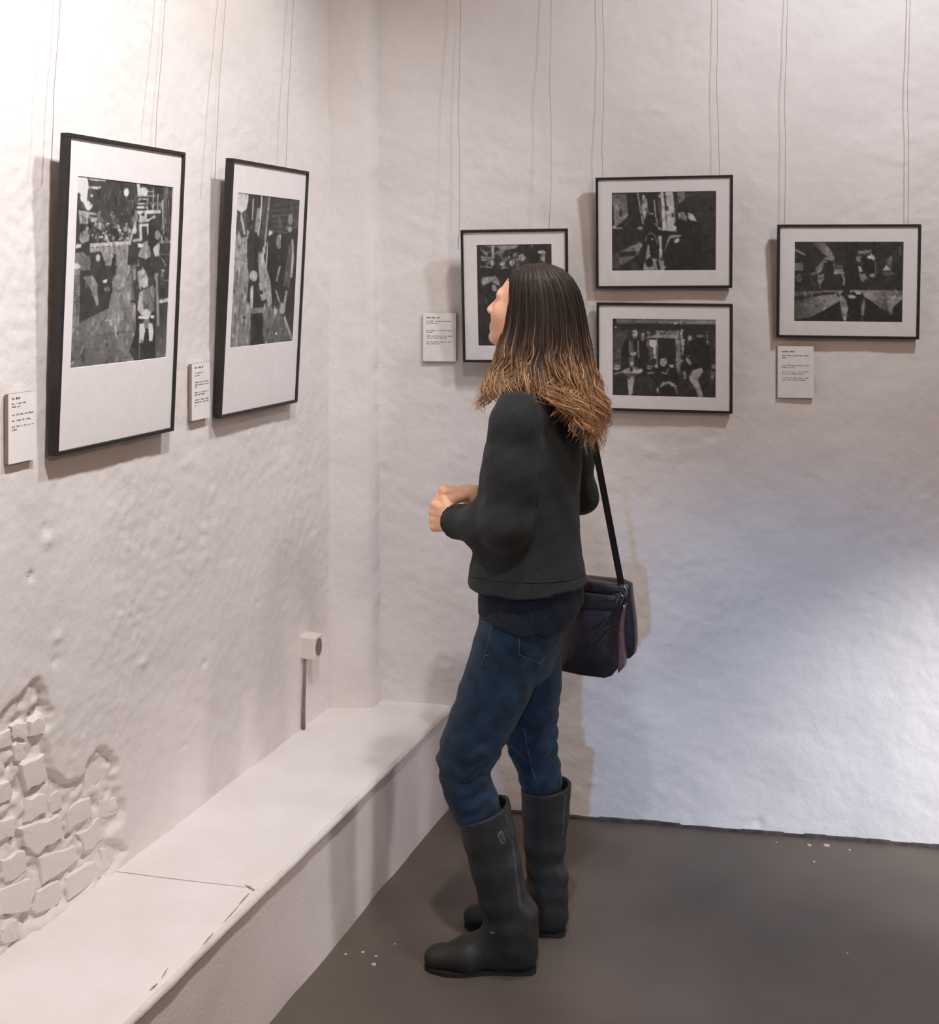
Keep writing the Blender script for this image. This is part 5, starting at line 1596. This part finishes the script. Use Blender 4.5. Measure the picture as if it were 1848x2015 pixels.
def panel(name, outline, depth0, thick, mat, bulge=.0, parent=bag, bevel=.004):
    """pillow shaped leather panel from an outline in photo pixels"""
    n = len(outline)
    c = np.mean(np.array(outline, float), 0)
    verts, faces = [], []
    levels = [(1.0, thick), (1.0, .35 * thick), (.965, .08 * thick), (.90, -.02 * thick), (.7, -.6 * bulge), (.4, -.95 * bulge)]
    for sc, dd in levels:
        for u, v in outline:
            q = c + (np.array([u, v]) - c) * sc
            verts.append(bpt(q[0], q[1], depth0 + dd))
    verts.append(bpt(c[0], c[1], depth0 - bulge))
    for l in range(len(levels) - 1):
        for k in range(n): faces.append((l * n + k, l * n + (k + 1) % n, (l + 1) * n + (k + 1) % n, (l + 1) * n + k))
    b = (len(levels) - 1) * n
    for k in range(n): faces.append((b + k, b + (k + 1) % n, len(verts) - 1))
    faces.append(list(range(n))[::-1])
    o = mesh_obj(name, verts, faces, mat, parent, smooth=True)
    bm = bmesh.new(); bm.from_mesh(o.data); bmesh.ops.recalc_face_normals(bm, faces=bm.faces); bm.to_mesh(o.data); bm.free()
    return o


def dense(pts, n=5):
    out = []
    for i in range(len(pts)):
        a, b = np.array(pts[i], float), np.array(pts[(i + 1) % len(pts)], float)
        for k in range(n): out.append(tuple(a + (b - a) * k / n))
    return out


front = dense([(1092, 1138), (1148, 1141), (1219, 1154), (1228, 1170), (1222, 1192), (1217, 1240), (1215, 1290), (1214, 1318), (1203, 1332), (1188, 1337), (1140, 1331), (1103, 1323), (1092, 1318)], 4)
body = panel('front_panel', front, 0, .030, M['leather'], .016)
back = dense([(1130, 1143), (1215, 1152), (1233, 1160), (1236, 1190), (1242, 1235), (1244, 1275), (1241, 1298), (1232, 1307), (1222, 1310), (1130, 1300)], 4)
panel('back_panel', back, .040, .030, M['leather'], .004)
gus = dense([(1224, 1194), (1228, 1194), (1226, 1215), (1224, 1240), (1225, 1275), (1228, 1300), (1225, 1318), (1213, 1330), (1214, 1305), (1212, 1270), (1213, 1240), (1217, 1215)], 3)
panel('gusset', gus, .012, .030, M['gusset'], .003)
# folded flap across the top with its band
flap = dense([(1092, 1136), (1150, 1140), (1220, 1153), (1226, 1164), (1200, 1170), (1150, 1162), (1092, 1155)], 4)
panel('flap', flap, -.008, .018, M['leather'], .003)
band = dense([(1092, 1160), (1151, 1163), (1214, 1170), (1214, 1200), (1151, 1198), (1092, 1195)], 4)
panel('pocket_band', band, -.014, .012, M['leather'], .003)
# creases in the soft front
bm = bmesh.new()
for (u0, v0), (u1, v1), r in [((1199, 1206), (1158, 1236), .0045), ((1201, 1228), (1160, 1270), .0045), ((1196, 1250), (1172, 1276), .003)]:
    pts = []
    for i in range(9):
        t = i / 8
        pts.append(bpt(u0 + (u1 - u0) * t, v0 + (v1 - v0) * t + 4 * math.sin(t * 3.14), -.0135))
    add_tube(bm, pts, [r * (.25 + .9 * math.sin(3.0 * (i / 8) + .1)) for i in range(9)], 8)
bm_obj('crease', bm, M['leather'], bag, smooth=True)
# strap over the far shoulder
strap_pts = []
S0 = PX(1224, 1156, BY + .012); S1 = PX(1170, 872, 2.86); S2 = PX(1135, 805, 2.84); S3 = PX(1112, 783, 2.88); S4 = PX(1108, 790, 2.93); S5 = PX(1128, 900, 3.0); S6 = PX(1150, 1150, 3.0)
ctrl = [S0, S0.lerp(S1, .33), S0.lerp(S1, .66), S1, S2, S3, S4]
bm = bmesh.new()
prev = None
pp = []
for i in range(len(ctrl) - 1):
    for k in range(5): pp.append(ctrl[i].lerp(ctrl[i + 1], k / 5))
pp.append(ctrl[-1])
rows_ = []
for i, p in enumerate(pp):
    d = (pp[min(i + 1, len(pp) - 1)] - pp[max(i - 1, 0)]).normalized()
    side = d.cross(Vector((0, 1, 0)))
    side = side.normalized() if side.length > .05 else Vector((1, 0, 0))
    side = (side * .85 + Vector((0, -.5, 0))).normalized()
    nn = d.cross(side).normalized()
    w = .0095
    rows_.append([bm.verts.new(p - bag_base + side * a * w + nn * b * .0016) for a, b in ((-1, -1), (1, -1), (1, 1), (-1, 1))])
for r0, r1 in zip(rows_, rows_[1:]):
    for k in range(4): bm.faces.new((r0[k], r0[(k + 1) % 4], r1[(k + 1) % 4], r1[k]))
bm.faces.new(rows_[0]); bm.faces.new(rows_[-1][::-1])
bmesh.ops.recalc_face_normals(bm, faces=bm.faces)
bm_obj('strap', bm, M['strap'], bag)
# ring, stud
bm = bmesh.new()
cc = bpt(1227, 1164, .0)
ring = [cc + bw * (.0085 * math.cos(a)) + bu * (.013 * math.sin(a)) for a in [k / 20 * 2 * math.pi for k in range(21)]]
add_tube(bm, ring, .0016, 8, cap=False)
bm_obj('strap_ring', bm, M['steel'], bag, smooth=True)
bm = bmesh.new()
bmesh.ops.create_uvsphere(bm, u_segments=14, v_segments=8, radius=1, matrix=Matrix.Translation(bpt(1227, 1195, .004)) @ Matrix.Diagonal((.0038, .003, .0048, 1)))
bm_obj('stud', bm, M['steel'], bag, smooth=True)
